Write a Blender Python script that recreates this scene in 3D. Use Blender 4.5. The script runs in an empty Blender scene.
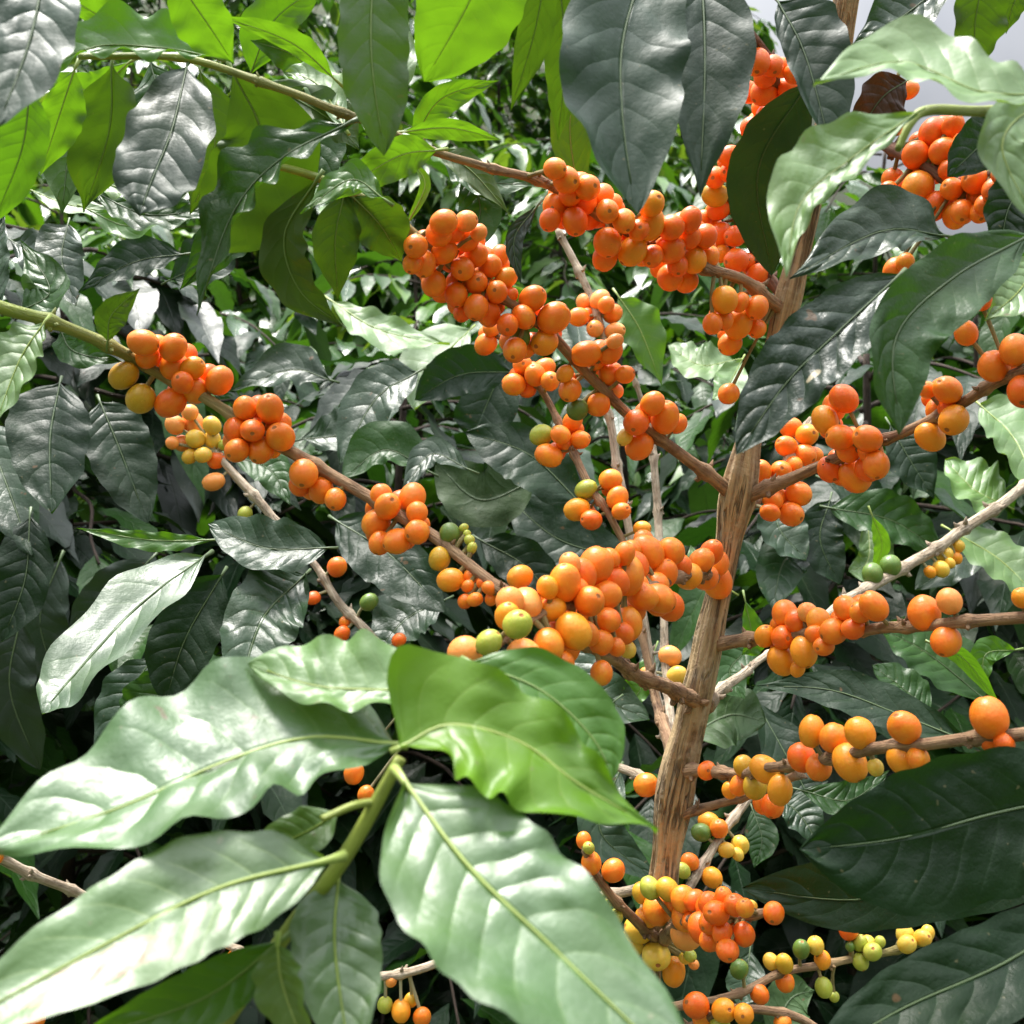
import bpy, math, random
from mathutils import Vector, noise
R = math.radians
random.seed(7)
scene = bpy.context.scene
COL = scene.collection
F = 1098.0
CZ = 1.5

def P(x, y, d):
    return Vector(((x - 512) / F * d, d, CZ + (512 - y) / F * d))

# ------------------------------------------------------------------ tagging
def link(o, parent=None):
    COL.objects.link(o)
    if parent is not None:
        o.parent = parent
    return o

def tag(o, label, cat, group=None, kind=None):
    if label: o['label'] = label
    if cat: o['category'] = cat
    if group: o['group'] = group
    if kind: o['kind'] = kind
    return o

def empty(name, loc, label, cat, group=None):
    o = bpy.data.objects.new(name, None)
    o.location = loc
    o.empty_display_size = .05
    link(o)
    bpy.context.view_layer.update()
    return tag(o, label, cat, group)

class MB:
    def __init__(s):
        s.v = []; s.f = []; s.uv = []; s.mi = []; s.at = []
    def build(s, name, mats, parent=None):
        me = bpy.data.meshes.new(name)
        me.from_pydata([tuple(v) for v in s.v], [], s.f)
        for m in mats: me.materials.append(m)
        if any(s.mi): me.polygons.foreach_set('material_index', s.mi)
        me.polygons.foreach_set('use_smooth', [True] * len(s.f))
        uvl = me.uv_layers.new(name='UVMap')
        vi = [0] * len(me.loops)
        me.loops.foreach_get('vertex_index', vi)
        fl = []
        for i in vi: fl.extend(s.uv[i])
        uvl.data.foreach_set('uv', fl)
        a = me.attributes.new('young', 'FLOAT', 'POINT')
        a.data.foreach_set('value', s.at)
        me.update()
        o = bpy.data.objects.new(name, me)
        link(o)
        if parent is not None:
            o.parent = parent
            t = Vector()
            q = parent
            while q is not None:
                t += q.location; q = q.parent
            o.location = -t + Vector((0, 0, 0)) if parent.type == 'EMPTY' else Vector()
        return o

def catmull(pts, n):
    """resample list of vectors (any dimension as tuples)"""
    out = []
    P_ = [tuple(p) for p in pts]
    P_ = [tuple(2 * a - b for a, b in zip(P_[0], P_[1]))] + P_ + [tuple(2 * a - b for a, b in zip(P_[-1], P_[-2]))]
    segs = len(P_) - 3
    for i in range(n + 1):
        t = i / n * segs
        k = min(int(t), segs - 1); t -= k
        p0, p1, p2, p3 = P_[k:k + 4]
        out.append(tuple(.5 * (2 * b + (-a + c) * t + (2 * a - 5 * b + 4 * c - d) * t * t + (-a + 3 * b - 3 * c + d) * t ** 3)
                         for a, b, c, d in zip(p0, p1, p2, p3)))
    return out

def tube(mb, pts, radii, seg=10, young=None, mi=0, rough=0.0, cap=True, vscale=40, rfreq=60):
    n = len(pts)
    base = len(mb.v)
    pts = [Vector(p) for p in pts]
    up = Vector((.3, .2, 1)).normalized()
    L = 0
    for i in range(n):
        t = (pts[min(i + 1, n - 1)] - pts[max(i - 1, 0)])
        if t.length < 1e-9: t = Vector((0, 0, 1))
        t.normalize()
        a = (up - t * up.dot(t))
        if a.length < .01: a = Vector((1, 0, 0)) - t * t.x
        a.normalize(); up = a
        b = t.cross(a)
        if i: L += (pts[i] - pts[i - 1]).length
        for j in range(seg + 1):
            an = 2 * math.pi * j / seg
            d = a * math.cos(an) + b * math.sin(an)
            r = radii[i]
            if rough:
                q = Vector((math.cos(an) * 1.0, math.sin(an) * 1.0, L * rfreq * .12)) * 1.0
                r *= 1 + rough * (noise.noise(q * 2.2) + .6 * noise.noise(Vector((q.x * 5, q.y * 5, q.z * 1.6))))
            mb.v.append(pts[i] + d * r)
            mb.uv.append((j / seg, L * vscale))
            mb.at.append(young[i] if young else 0)
    for i in range(n - 1):
        for j in range(seg):
            k = base + i * (seg + 1) + j
            mb.f.append((k, k + 1, k + seg + 2, k + seg + 1)); mb.mi.append(mi)
    if cap:
        for i in (0, n - 1):
            c = len(mb.v)
            mb.v.append(pts[i]); mb.uv.append((.5, 0)); mb.at.append(young[i] if young else 0)
            for j in range(seg):
                k = base + i * (seg + 1) + j
                mb.f.append((c, k + 1, k) if i == 0 else (c, k, k + 1)); mb.mi.append(mi)

# ------------------------------------------------------------------ materials
def newmat(name):
    m = bpy.data.materials.new(name); m.use_nodes = True
    nt = m.node_tree; nt.nodes.clear()
    return m, nt, nt.nodes, nt.links

def nmath(nt, op, a, b=None, c=None, clamp=False):
    n = nt.nodes.new('ShaderNodeMath'); n.operation = op; n.use_clamp = clamp
    for i, v in enumerate((a, b, c)):
        if v is None: continue
        if isinstance(v, (int, float)): n.inputs[i].default_value = v
        else: nt.links.new(v, n.inputs[i])
    return n.outputs[0]

def nmix(nt, fac, a, b):
    n = nt.nodes.new('ShaderNodeMix'); n.data_type = 'RGBA'
    for sock, v in ((n.inputs['Factor'], fac), (n.inputs[6], a), (n.inputs[7], b)):
        if isinstance(v, (int, float)): sock.default_value = v
        elif isinstance(v, tuple): sock.default_value = (v[0], v[1], v[2], 1)
        else: nt.links.new(v, sock)
    return n.outputs[2]

def nnoise(nt, vec, scale, detail=3, rough=.55):
    n = nt.nodes.new('ShaderNodeTexNoise')
    n.inputs['Scale'].default_value = scale; n.inputs['Detail'].default_value = detail
    n.inputs['Roughness'].default_value = rough
    if vec is not None: nt.links.new(vec, n.inputs['Vector'])
    return n.outputs['Fac']

def nramp(nt, fac, lo, hi, a=0., b=1.):
    n = nt.nodes.new('ShaderNodeMapRange'); n.clamp = True
    nt.links.new(fac, n.inputs[0])
    n.inputs[1].default_value = lo; n.inputs[2].default_value = hi
    n.inputs[3].default_value = a; n.inputs[4].default_value = b
    return n.outputs[0]

def leaf_mat(name, top, under, trans, tw, rough=.34, vein=(.16, .24, .07), veinf=.5, bump=.5, blotch=None, nv=9, spec=.42, mid=.026):
    m, nt, N, L = newmat(name)
    uv = N.new('ShaderNodeUVMap').outputs[0]
    sep = N.new('ShaderNodeSeparateXYZ'); L.new(uv, sep.inputs[0])
    u, v = sep.outputs[0], sep.outputs[1]
    geo = N.new('ShaderNodeNewGeometry'); tc = N.new('ShaderNodeTexCoord')
    oi = N.new('ShaderNodeObjectInfo')
    av = nmath(nt, 'ABSOLUTE', nmath(nt, 'SUBTRACT', v, .5))
    av = nmath(nt, 'MULTIPLY', av, 2.0)
    obj = tc.outputs['Object']
    wob = nnoise(nt, obj, 60, 2)
    s = nmath(nt, 'SUBTRACT', u, nmath(nt, 'MULTIPLY', nmath(nt, 'POWER', av, 1.3), .17))
    s = nmath(nt, 'ADD', s, nmath(nt, 'MULTIPLY', nmath(nt, 'SUBTRACT', wob, .5), .035))
    fr = nmath(nt, 'FRACT', nmath(nt, 'MULTIPLY', s, nv))
    tri = nmath(nt, 'ABSOLUTE', nmath(nt, 'SUBTRACT', fr, .5))      # 0.5 at vein, 0 between
    lv = nramp(nt, tri, .44, .495)
    lv = nmath(nt, 'MULTIPLY', lv, nramp(nt, av, .95, .6))
    mr = nramp(nt, av, mid * 1.8, mid * .7)
    taper = nramp(nt, u, .98, .7)
    mr = nmath(nt, 'MULTIPLY', mr, nmath(nt, 'ADD', .35, nmath(nt, 'MULTIPLY', taper, .65)))
    vf = nmath(nt, 'MAXIMUM', mr, nmath(nt, 'MULTIPLY', lv, .38))
    vf = nmath(nt, 'MULTIPLY', vf, veinf)
    big = nnoise(nt, obj, 22, 3)
    fine = nnoise(nt, obj, 420, 2)
    k = nramp(nt, big, .25, .75, .72, 1.3)
    k = nmath(nt, 'MULTIPLY', k, nmath(nt, 'ADD', .86, nmath(nt, 'MULTIPLY', oi.outputs['Random'], .3)))
    def scaled(col):
        vm = N.new('ShaderNodeVectorMath'); vm.operation = 'SCALE'
        vm.inputs[0].default_value = col
        L.new(k, vm.inputs['Scale']); return vm.outputs[0]
    base = nmix(nt, geo.outputs['Backfacing'], scaled(top), scaled(under))
    # slightly yellower margin areas and random yellowing
    ye = nramp(nt, nnoise(nt, obj, 9, 2), .52, .75, 0, .35)
    base = nmix(nt, ye, base, tuple(min(1, c * f) for c, f in zip(top, (2.0, 1.35, .8))))
    base = nmix(nt, vf, base, vein)
    # specks: small pale or brown dots on old leaves
    sp = nramp(nt, nnoise(nt, obj, 260, 1), .74, .78, 0, .5)
    base = nmix(nt, sp, base, (.16, .14, .07))
    bs = nramp(nt, nnoise(nt, obj, 75, 2), .735, .765, 0, .75)
    base = nmix(nt, bs, base, (.11, .06, .025))
    if blotch:
        sx = N.new('ShaderNodeVectorMath'); sx.operation = 'DISTANCE'
        L.new(uv, sx.inputs[0]); sx.inputs[1].default_value = (blotch[0], blotch[1], 0)
        nz = nnoise(nt, obj, 90, 4, .7)
        dd = nmath(nt, 'ADD', sx.outputs['Value'], nmath(nt, 'MULTIPLY', nmath(nt, 'SUBTRACT', nz, .5), blotch[2] * 1.1))
        bf = nramp(nt, dd, blotch[2], blotch[2] * .8)
        bc = nmix(nt, nramp(nt, nnoise(nt, obj, 130, 3), .4, .65), blotch[3], blotch[4])
        base = nmix(nt, bf, base, bc)
    p = N.new('ShaderNodeBsdfPrincipled')
    L.new(base, p.inputs['Base Color'])
    ro = nramp(nt, nnoise(nt, obj, 35, 3), .3, .7, rough - .06, rough + .10)
    ro = nmath(nt, 'ADD', ro, nmath(nt, 'MULTIPLY', geo.outputs['Backfacing'], .16))
    L.new(ro, p.inputs['Roughness'])
    p.inputs['Specular IOR Level'].default_value = spec
    # bump
    h = nmath(nt, 'MULTIPLY', nmath(nt, 'POWER', nmath(nt, 'MULTIPLY', tri, 2), 3.0), nramp(nt, nnoise(nt, obj, 17, 1), .35, .65, -.15, -.8))
    h = nmath(nt, 'MULTIPLY', h, nramp(nt, av, 1.0, .5))
    h = nmath(nt, 'ADD', h, nmath(nt, 'MULTIPLY', mr, -.6))
    h = nmath(nt, 'ADD', h, nmath(nt, 'MULTIPLY', nnoise(nt, obj, 130, 3), .8))
    h = nmath(nt, 'ADD', h, nmath(nt, 'MULTIPLY', fine, .10))
    vo = N.new('ShaderNodeTexVoronoi'); vo.feature = 'DISTANCE_TO_EDGE'; vo.inputs['Scale'].default_value = 330
    L.new(obj, vo.inputs['Vector'])
    h = nmath(nt, 'ADD', h, nmath(nt, 'MULTIPLY', nramp(nt, vo.outputs['Distance'], 0, .16), .035))
    bp = N.new('ShaderNodeBump'); bp.inputs['Strength'].default_value = bump; bp.inputs['Distance'].default_value = .0012
    L.new(h, bp.inputs['Height']); L.new(bp.outputs[0], p.inputs['Normal'])
    tr = N.new('ShaderNodeBsdfTranslucent')
    tcol = nmix(nt, nmath(nt, 'MULTIPLY', vf, .8), trans, tuple(c * .45 for c in trans))
    L.new(tcol, tr.inputs[0])
    L.new(bp.outputs[0], tr.inputs['Normal'])
    mx = N.new('ShaderNodeMixShader'); mx.inputs[0].default_value = tw
    L.new(p.outputs[0], mx.inputs[1]); L.new(tr.outputs[0], mx.inputs[2])
    out = N.new('ShaderNodeOutputMaterial'); L.new(mx.outputs[0], out.inputs[0])
    return m

LM = {
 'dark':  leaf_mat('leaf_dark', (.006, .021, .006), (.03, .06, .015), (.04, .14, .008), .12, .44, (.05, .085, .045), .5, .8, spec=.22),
 'mid':   leaf_mat('leaf_mid', (.018, .060, .008), (.045, .10, .015), (.09, .25, .01), .20, .40, (.07, .12, .04), .5, .8, spec=.26),
 'green': leaf_mat('leaf_green', (.05, .14, .012), (.06, .13, .02), (.13, .32, .006), .34, .34, (.2, .32, .06), .5, .4),
 'bright':leaf_mat('leaf_bright', (.10, .23, .012), (.07, .16, .02), (.17, .38, .008), .36, .36, (.3, .42, .08), .5, .3),
 'soft': leaf_mat('leaf_soft', (.04, .09, .03), (.08, .14, .05), (.12, .26, .02), .15, .42, (.16, .24, .10), .6, .5, spec=.7),
 'smooth': leaf_mat('leaf_smooth', (.010, .032, .013), (.05, .10, .03), (.06, .16, .02), .12, .46, (.06, .10, .06), .5, .45, spec=.30),
 'glossy': leaf_mat('leaf_glossy', (.03, .08, .018), (.05, .11, .03), (.08, .22, .01), .18, .25, (.12, .2, .06), .5, .8, spec=1.0),
 'olive': leaf_mat('leaf_olive', (.035, .085, .010), (.035, .075, .008), (.11, .24, .006), .22, .4, (.12, .18, .03), .5, .4),
 'pale':  leaf_mat('leaf_pale', (.09, .18, .04), (.12, .20, .05), (.26, .44, .02), .22, .46, (.28, .38, .14), .65, .45, spec=.75),
 'fore':  leaf_mat('leaf_fore', (.048, .118, .026), (.11, .18, .05), (.20, .38, .02), .20, .42, (.20, .31, .10), .5, .5, spec=1.0),
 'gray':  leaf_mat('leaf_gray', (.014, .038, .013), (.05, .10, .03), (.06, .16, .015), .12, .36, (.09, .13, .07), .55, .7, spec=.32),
 'deep': leaf_mat('leaf_shade', (.010, .024, .010), (.015, .03, .012), (.03, .08, .006), .10, .42, (.03, .05, .02), .4, .5),  # shadow is put into the underside and translucent colour of these leaves
 'brown': leaf_mat('leaf_brown', (.05, .022, .010), (.05, .022, .010), (.08, .03, .008), .10, .5, (.06, .03, .02), .3, .9),
 'burnt': leaf_mat('leaf_burnt', (.055, .125, .022), (.11, .18, .05), (.22, .40, .015), .22, .42, (.30, .40, .14), .8, .4,
                   spec=1.0, blotch=(.72, .70, .17, (.40, .25, .16), (.20, .10, .055))),
 'scar':  leaf_mat('leaf_scar', (.012, .032, .014), (.05, .085, .045), (.05, .14, .01), .12, .36, (.09, .14, .08), .4, .8, spec=.3,
                   blotch=(.55, .72, .055, (.42, .36, .24), (.3, .24, .15))),
}

def bark_mat(name, c1, c2, c3, young=(.30, .36, .06), str_=.9, sc=1.0):
    m, nt, N, L = newmat(name)
    uv = N.new('ShaderNodeUVMap').outputs[0]
    tc = N.new('ShaderNodeTexCoord')
    mp = N.new('ShaderNodeMapping'); L.new(uv, mp.inputs[0]); mp.inputs['Scale'].default_value = (14 * sc, 1.3 * sc, 1)
    # seamless across u by using object coords for the fine noise, uv for fibres
    a = nnoise(nt, mp.outputs[0], 1.0, 6, .65)
    b = nnoise(nt, tc.outputs['Object'], 70, 5, .6)
    c = nnoise(nt, tc.outputs['Object'], 420, 3, .6)
    col = nmix(nt, nramp(nt, a, .38, .62), c1, c2)
    col = nmix(nt, nramp(nt, b, .50, .68, 0, .85), col, c3)
    # fissures running along the stem
    mp2 = N.new('ShaderNodeMapping'); L.new(uv, mp2.inputs[0]); mp2.inputs['Scale'].default_value = (9 * sc, 1.1 * sc, 1)
    a2 = nnoise(nt, mp2.outputs[0], 1.0, 4, .6)
    fis = nramp(nt, nmath(nt, 'ABSOLUTE', nmath(nt, 'SUBTRACT', a2, .5)), .035, .0)
    fis = nmath(nt, 'MULTIPLY', fis, nramp(nt, nnoise(nt, tc.outputs['Object'], 45, 3), .42, .58))
    col = nmix(nt, nmath(nt, 'MULTIPLY', fis, .6), col, tuple(x * .35 for x in c1))
    at = N.new('ShaderNodeAttribute'); at.attribute_name = 'young'
    yn = nmix(nt, nramp(nt, b, .35, .65), young, tuple(x * .7 for x in young))
    col = nmix(nt, at.outputs['Fac'], col, yn)
    p = N.new('ShaderNodeBsdfPrincipled'); L.new(col, p.inputs['Base Color'])
    L.new(nmath(nt, 'SUBTRACT', .85, nmath(nt, 'MULTIPLY', at.outputs['Fac'], .4)), p.inputs['Roughness'])
    h = nmath(nt, 'ADD', nmath(nt, 'MULTIPLY', a, 1.4), nmath(nt, 'ADD', nmath(nt, 'MULTIPLY', b, .8), nmath(nt, 'MULTIPLY', c, .3)))
    h = nmath(nt, 'SUBTRACT', h, nmath(nt, 'MULTIPLY', fis, 1.2))
    h = nmath(nt, 'MULTIPLY', h, nmath(nt, 'SUBTRACT', 1.0, nmath(nt, 'MULTIPLY', at.outputs['Fac'], .8)))
    bp = N.new('ShaderNodeBump'); bp.inputs['Strength'].default_value = str_; bp.inputs['Distance'].default_value = .003
    L.new(h, bp.inputs['Height']); L.new(bp.outputs[0], p.inputs['Normal'])
    out = N.new('ShaderNodeOutputMaterial'); L.new(p.outputs[0], out.inputs[0])
    return m

BM = {
 'trunk': bark_mat('trunk_bark', (.20, .12, .058), (.60, .43, .23), (.50, .39, .25), sc=1.0, str_=1.0),
 'twig': bark_mat('twig_bark', (.24, .135, .07), (.42, .27, .15), (.15, .08, .045), sc=.6, str_=.6),
 'pale': bark_mat('pale_bark', (.36, .28, .19), (.56, .47, .35), (.24, .17, .11), sc=.6, str_=.6),
 'brown': bark_mat('brown_bark', (.13, .06, .035), (.24, .12, .07), (.08, .04, .03), sc=.6, str_=.6),
 'darkstem': bark_mat('dark_stem', (.035, .022, .014), (.075, .05, .035), (.03, .02, .015), sc=.6, str_=.6),
}
def simple(name, col, rough=.5, sss=0):
    m, nt, N, L = newmat(name)
    tc = N.new('ShaderNodeTexCoord')
    c = nmix(nt, nnoise(nt, tc.outputs['Object'], 150, 3), tuple(x * .75 for x in col), tuple(min(1, x * 1.2) for x in col))
    p = N.new('ShaderNodeBsdfPrincipled'); L.new(c, p.inputs['Base Color']); p.inputs['Roughness'].default_value = rough
    out = N.new('ShaderNodeOutputMaterial'); L.new(p.outputs[0], out.inputs[0])
    return m
PET = simple('petiole_green', (.30, .38, .09), .45)
PETD = simple('petiole_dark', (.085, .13, .05), .5)
PETM = simple('petiole_mid', (.18, .26, .07), .45)
SCAR = simple('calyx_scar', (.42, .14, .03), .7)
STALK = simple('stalk_green', (.22, .20, .06), .6)

def cherry_mat(name, a, b, c, sss=.22):
    m, nt, N, L = newmat(name)
    tc = N.new('ShaderNodeTexCoord'); oi = N.new('ShaderNodeObjectInfo')
    off = N.new('ShaderNodeVectorMath'); off.operation = 'SCALE'; off.inputs[0].default_value = (31, 17, 23)
    L.new(oi.outputs['Random'], off.inputs['Scale'])
    ad = N.new('ShaderNodeVectorMath'); L.new(tc.outputs['Object'], ad.inputs[0]); L.new(off.outputs[0], ad.inputs[1])
    vec = ad.outputs[0]
    n1 = nnoise(nt, vec, .9, 2)
    col = nmix(nt, nramp(nt, n1, .44, .66), a, b)
    col = nmix(nt, nramp(nt, oi.outputs['Random'], 0, 1, 0, .55), col, c)
    # lighter ring around the scar end (+z), fine dots
    sep = N.new('ShaderNodeSeparateXYZ'); L.new(tc.outputs['Object'], sep.inputs[0])
    col = nmix(nt, nramp(nt, nnoise(nt, vec, 14, 2), .60, .72, 0, .28), col, tuple(min(1, x * 1.5 + .08) for x in b))
    col = nmix(nt, nramp(nt, nnoise(nt, vec, 6, 4, .7), .66, .72, 0, .55), col, tuple(x * .35 for x in a))
    p = N.new('ShaderNodeBsdfPrincipled'); L.new(col, p.inputs['Base Color'])
    L.new(nramp(nt, nnoise(nt, vec, 3, 3), .3, .7, .30, .46), p.inputs['Roughness'])
    p.inputs['Subsurface Weight'].default_value = sss
    p.inputs['Subsurface Radius'].default_value = (1, .35, .1)
    p.inputs['Subsurface Scale'].default_value = .005
    p.inputs['Specular IOR Level'].default_value = .5
    bp = N.new('ShaderNodeBump'); bp.inputs['Strength'].default_value = .25; bp.inputs['Distance'].default_value = .0008
    L.new(nnoise(nt, vec, 5, 4), bp.inputs['Height']); L.new(bp.outputs[0], p.inputs['Normal'])
    out = N.new('ShaderNodeOutputMaterial'); L.new(p.outputs[0], out.inputs[0])
    return m
CM = {
 'o': cherry_mat('cherry_orange', (.93, .22, .012), (.95, .34, .020), (.92, .18, .010)),
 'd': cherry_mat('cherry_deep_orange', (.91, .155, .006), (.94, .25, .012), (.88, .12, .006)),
 'a': cherry_mat('cherry_amber', (.88, .32, .014), (.88, .37, .018), (.90, .27, .012)),
 'k': cherry_mat('cherry_mustard', (.56, .33, .015), (.62, .38, .03), (.66, .28, .015)),
 'y': cherry_mat('cherry_yellow', (.78, .50, .05), (.78, .58, .10), (.80, .42, .04)),
 'p': cherry_mat('cherry_pale_lit', (.90, .33, .07), (.90, .40, .10), (.90, .28, .05)),  # pale orange of brightly highlighted cherries, the light put into the colour
 'l': cherry_mat('cherry_lime', (.42, .46, .05), (.52, .52, .09), (.36, .40, .04)),
 'g': cherry_mat('cherry_green', (.10, .19, .025), (.16, .24, .04), (.12, .18, .03)),
}
def cherry_mesh(i, key):
    rnd = random.Random(i * 7 + 3)
    el = 1.0 + rnd.uniform(.02, .16); sq = rnd.uniform(.92, 1.0)
    seg, rings = 28, 18
    mb = MB()
    for r in range(rings + 1):
        th = math.pi * r / rings
        z = math.cos(th); s = math.sin(th)
        # dimple at +z
        dim = -.07 * math.exp(-(th / .16) ** 2) - .035 * math.exp(-((math.pi - th) / .22) ** 2)
        ring = .02 * math.exp(-((th - .24) / .08) ** 2)
        for j in range(seg):
            an = 2 * math.pi * j / seg
            k = 1 + dim + ring + .02 * noise.noise(Vector((math.cos(an) * s, math.sin(an) * s, z)) * 1.6 + Vector((i * 9, 0, 0)))
            k *= 1 + .012 * math.cos(2 * an)
            mb.v.append(Vector((math.cos(an) * s * k * sq, math.sin(an) * s * k, z * k * el)))
            mb.uv.append((j / seg, r / rings)); mb.at.append(0)
    for r in range(rings):
        for j in range(seg):
            a = r * seg + j; b = r * seg + (j + 1) % seg
            mb.f.append((a, a + seg, b + seg, b)); mb.mi.append(1 if r < 1 else 0)
    o = mb.build('cherry', [CM[key], SCAR])
    me = o.data
    bpy.data.objects.remove(o)
    return me
CHM = {k: [cherry_mesh(i + 10 * n, k) for i in range(3)] for n, k in enumerate(CM)}

# ------------------------------------------------------------------ leaves
PROF = [(0, 0.0), (.03, .07), (.08, .24), (.15, .50), (.25, .78), (.36, .95), (.46, 1.0), (.56, .97), (.67, .83), (.76, .63),
        (.84, .40), (.90, .22), (.95, .10), (1, .0)]
PROFB = [(0, .0), (.03, .16), (.08, .42), (.16, .70), (.28, .92), (.42, 1.0), (.56, .99), (.70, .88), (.82, .66), (.90, .42), (.96, .2), (1, .0)]
PROFE = [(0, .0), (.03, .35), (.08, .80), (.14, 1.0), (.22, .94), (.34, .74), (.48, .60), (.62, .52), (.78, .34), (.90, .14), (1, 0)]
def prof(u, tab):
    for i in range(len(tab) - 1):
        if u <= tab[i + 1][0]:
            a, b = tab[i], tab[i + 1]
            t = (u - a[0]) / (b[0] - a[0])
            m = lambda k: (tab[min(k + 1, len(tab) - 1)][1] - tab[max(k - 1, 0)][1]) / (tab[min(k + 1, len(tab) - 1)][0] - tab[max(k - 1, 0)][0])
            h = b[0] - a[0]
            t2, t3 = t * t, t ** 3
            return max(0, (2 * t3 - 3 * t2 + 1) * a[1] + (t3 - 2 * t2 + t) * h * m(i) + (-2 * t3 + 3 * t2) * b[1] + (t3 - t2) * h * m(i + 1))
    return 0

def leaf_geo(mb, mid, sideL, sideR, nrm, NU, NV, wave, rib, fold, nv, rnd, tab, holes=0):
    """mid: NU+1 points; sideL/R(u index)-> vector to the margin; nrm: unit normals"""
    base = len(mb.v)
    ph = rnd.uniform(0, 6.28); ph2 = rnd.uniform(0, 6.28)
    fq = rnd.uniform(3.2, 5.2)
    Ln = sum((mid[i + 1] - mid[i]).length for i in range(NU))
    W = max((s.length for s in sideL + sideR), default=.01)
    off = Vector((rnd.uniform(0, 50), rnd.uniform(0, 50), 0))
    for i in range(NU + 1):
        u = i / NU
        for j in range(-NV, NV + 1):
            v = j / NV; av = abs(v)
            S = sideL[i] if v > 0 else sideR[i]
            pw = ph if v > 0 else ph2
            wl = 1 + .022 * math.sin(u * 2 * math.pi * fq * 1.7 + pw * 2) * av + .05 * noise.noise(Vector((u * 7, pw, 0))) * av
            if u in (0, 1): wl = 1
            p = mid[i] + S * av * wl
            env = math.sin(math.pi * min(1, u * 1.02)) ** .6 if 0 < u < .98 else 0
            h = wave * W * math.sin(u * 2 * math.pi * fq + pw) * av ** 2.2 * env
            s = u - .17 * av ** 1.3
            c = math.cos(2 * math.pi * nv * s)       # valley at veins (s*nv integer)
            h += rib * W * (-.5 * c) * (av * (1 - av)) ** .6 * 1.2 * env
            h += fold * S.length * av ** 1.15
            h += .17 * W * noise.noise(Vector((u * 3.2, v * 1.3, 0)) + off) * av + .05 * W * noise.noise(Vector((u * 11, v * 4, 3)) + off) * env
            mb.v.append(p + nrm[i] * h)
            mb.uv.append((u, v * .5 + .5)); mb.at.append(0)
    w = 2 * NV + 1
    for i in range(NU):
        for j in range(2 * NV):
            k = base + i * w + j
            mb.f.append((k, k + w, k + w + 1, k + 1)); mb.mi.append(0)

def hero_leaf(parent, spec, name='leaf', res=(40, 8), pet=True, label=None):
    """spec: 'x,y x,y ... | wl wr | d | a b | kind | opts'   a: how far the blade leans back (faces up), b: faces right"""
    fs = [s.strip() for s in spec.split('|')]
    pts = [tuple(map(float, q.split(','))) for q in fs[0].split()]
    wl, wr = map(float, fs[1].split())
    d = float(fs[2]); a, b = map(float, fs[3].split())
    kind = fs[4]
    op = {}
    if len(fs) > 5:
        for q in fs[5].split():
            k, v = q.split('='); op[k] = float(v)
    rnd = random.Random(hash_(spec))
    NU, NV = res
    if len(pts) == 2:
        (x0, y0), (x1, y1) = pts
        bd = op.get('bend', rnd.uniform(-.09, .09)); L_ = math.hypot(x1 - x0, y1 - y0)
        pts.insert(1, ((x0 + x1) / 2 - (y1 - y0) * bd, (y0 + y1) / 2 + (x1 - x0) * bd))
    c = catmull(pts, NU)
    cx, cy = c[NU // 2]
    ta, tb = math.tan(R(a)), math.tan(R(b))
    dro = op.get('droop', .12)
    Lp = sum(math.hypot(c[i + 1][0] - c[i][0], c[i + 1][1] - c[i][1]) for i in range(NU))
    def Q(x, y, u):
        dx = (x - cx) / F * d; dz = -(y - cy) / F * d
        dep = d + ta * dz + tb * dx + dro * ((u - .5) ** 2) * Lp / F * d * 1.2
        return P(x, y, dep)
    tab = PROFB if op.get('blunt') else PROF
    tabl = PROFE if op.get('early') else tab
    mid, sl, sr, nn = [], [], [], []
    for i in range(NU + 1):
        u = i / NU
        x, y = c[i]
        x0, y0 = c[max(i - 1, 0)]; x1, y1 = c[min(i + 1, NU)]
        tx, ty = x1 - x0, y1 - y0
        l = math.hypot(tx, ty) or 1
        nx, ny = ty / l, -tx / l
        w = prof(u, tab); w2 = prof(u, tabl)
        m = Q(x, y, u)
        mid.append(m)
        A = Q(x + nx * wl * w2, y + ny * wl * w2, u); B = Q(x - nx * wr * w, y - ny * wr * w, u)
        sl.append(A - m); sr.append(B - m)
    n = Vector((tb, -1, ta)).normalized()
    for i in range(NU + 1):
        nn.append(n)
    mb = MB()
    under = op.get('under', 0)
    leaf_geo(mb, mid, sl, sr, nn, NU, NV, op.get('wave', .12) * .85, op.get('rib', .02), op.get('fold', .22), op.get('nv', 9), rnd, tab)
    # winding: want upper face toward the viewer unless under
    f = mb.f[len(mb.f) // 2]
    e = (mb.v[f[1]] - mb.v[f[0]]).cross(mb.v[f[3]] - mb.v[f[0]])
    if (e.dot(n) < 0) != bool(under):
        mb.f = [tuple(reversed(q)) for q in mb.f]
    # midrib cord and petiole behind / on blade
    rr = op.get('pr', 1.0) * max(.0009, min(.0022, Lp / F * d * .012))
    t0 = (mid[1] - mid[0]).normalized()
    pl = op.get('pl', 10) / F * d
    tp = [mid[0] - t0 * pl + Vector((0, .001, 0))] + [mid[i] - n * (-.0002 if not under else -.0004) for i in range(0, int(NU * .93), 2)]
    k = len(tp)
    tube(mb, tp, [rr * (1.1 if i < 1 else (.75 if i < 2 else .48)) * (1 - .75 * i / k) for i in range(k)], 7, None, 1)
    o = mb.build(name, [LM[kind], PET if kind in ('bright', 'pale', 'fore', 'burnt') else (PETM if kind in ('green', 'olive') else PETD)], parent)
    if label: o['label'] = label
    return o

def hash_(s):
    h = 5381
    for ch in s: h = (h * 33 + ord(ch)) & 0x7fffffff
    return h

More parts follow.
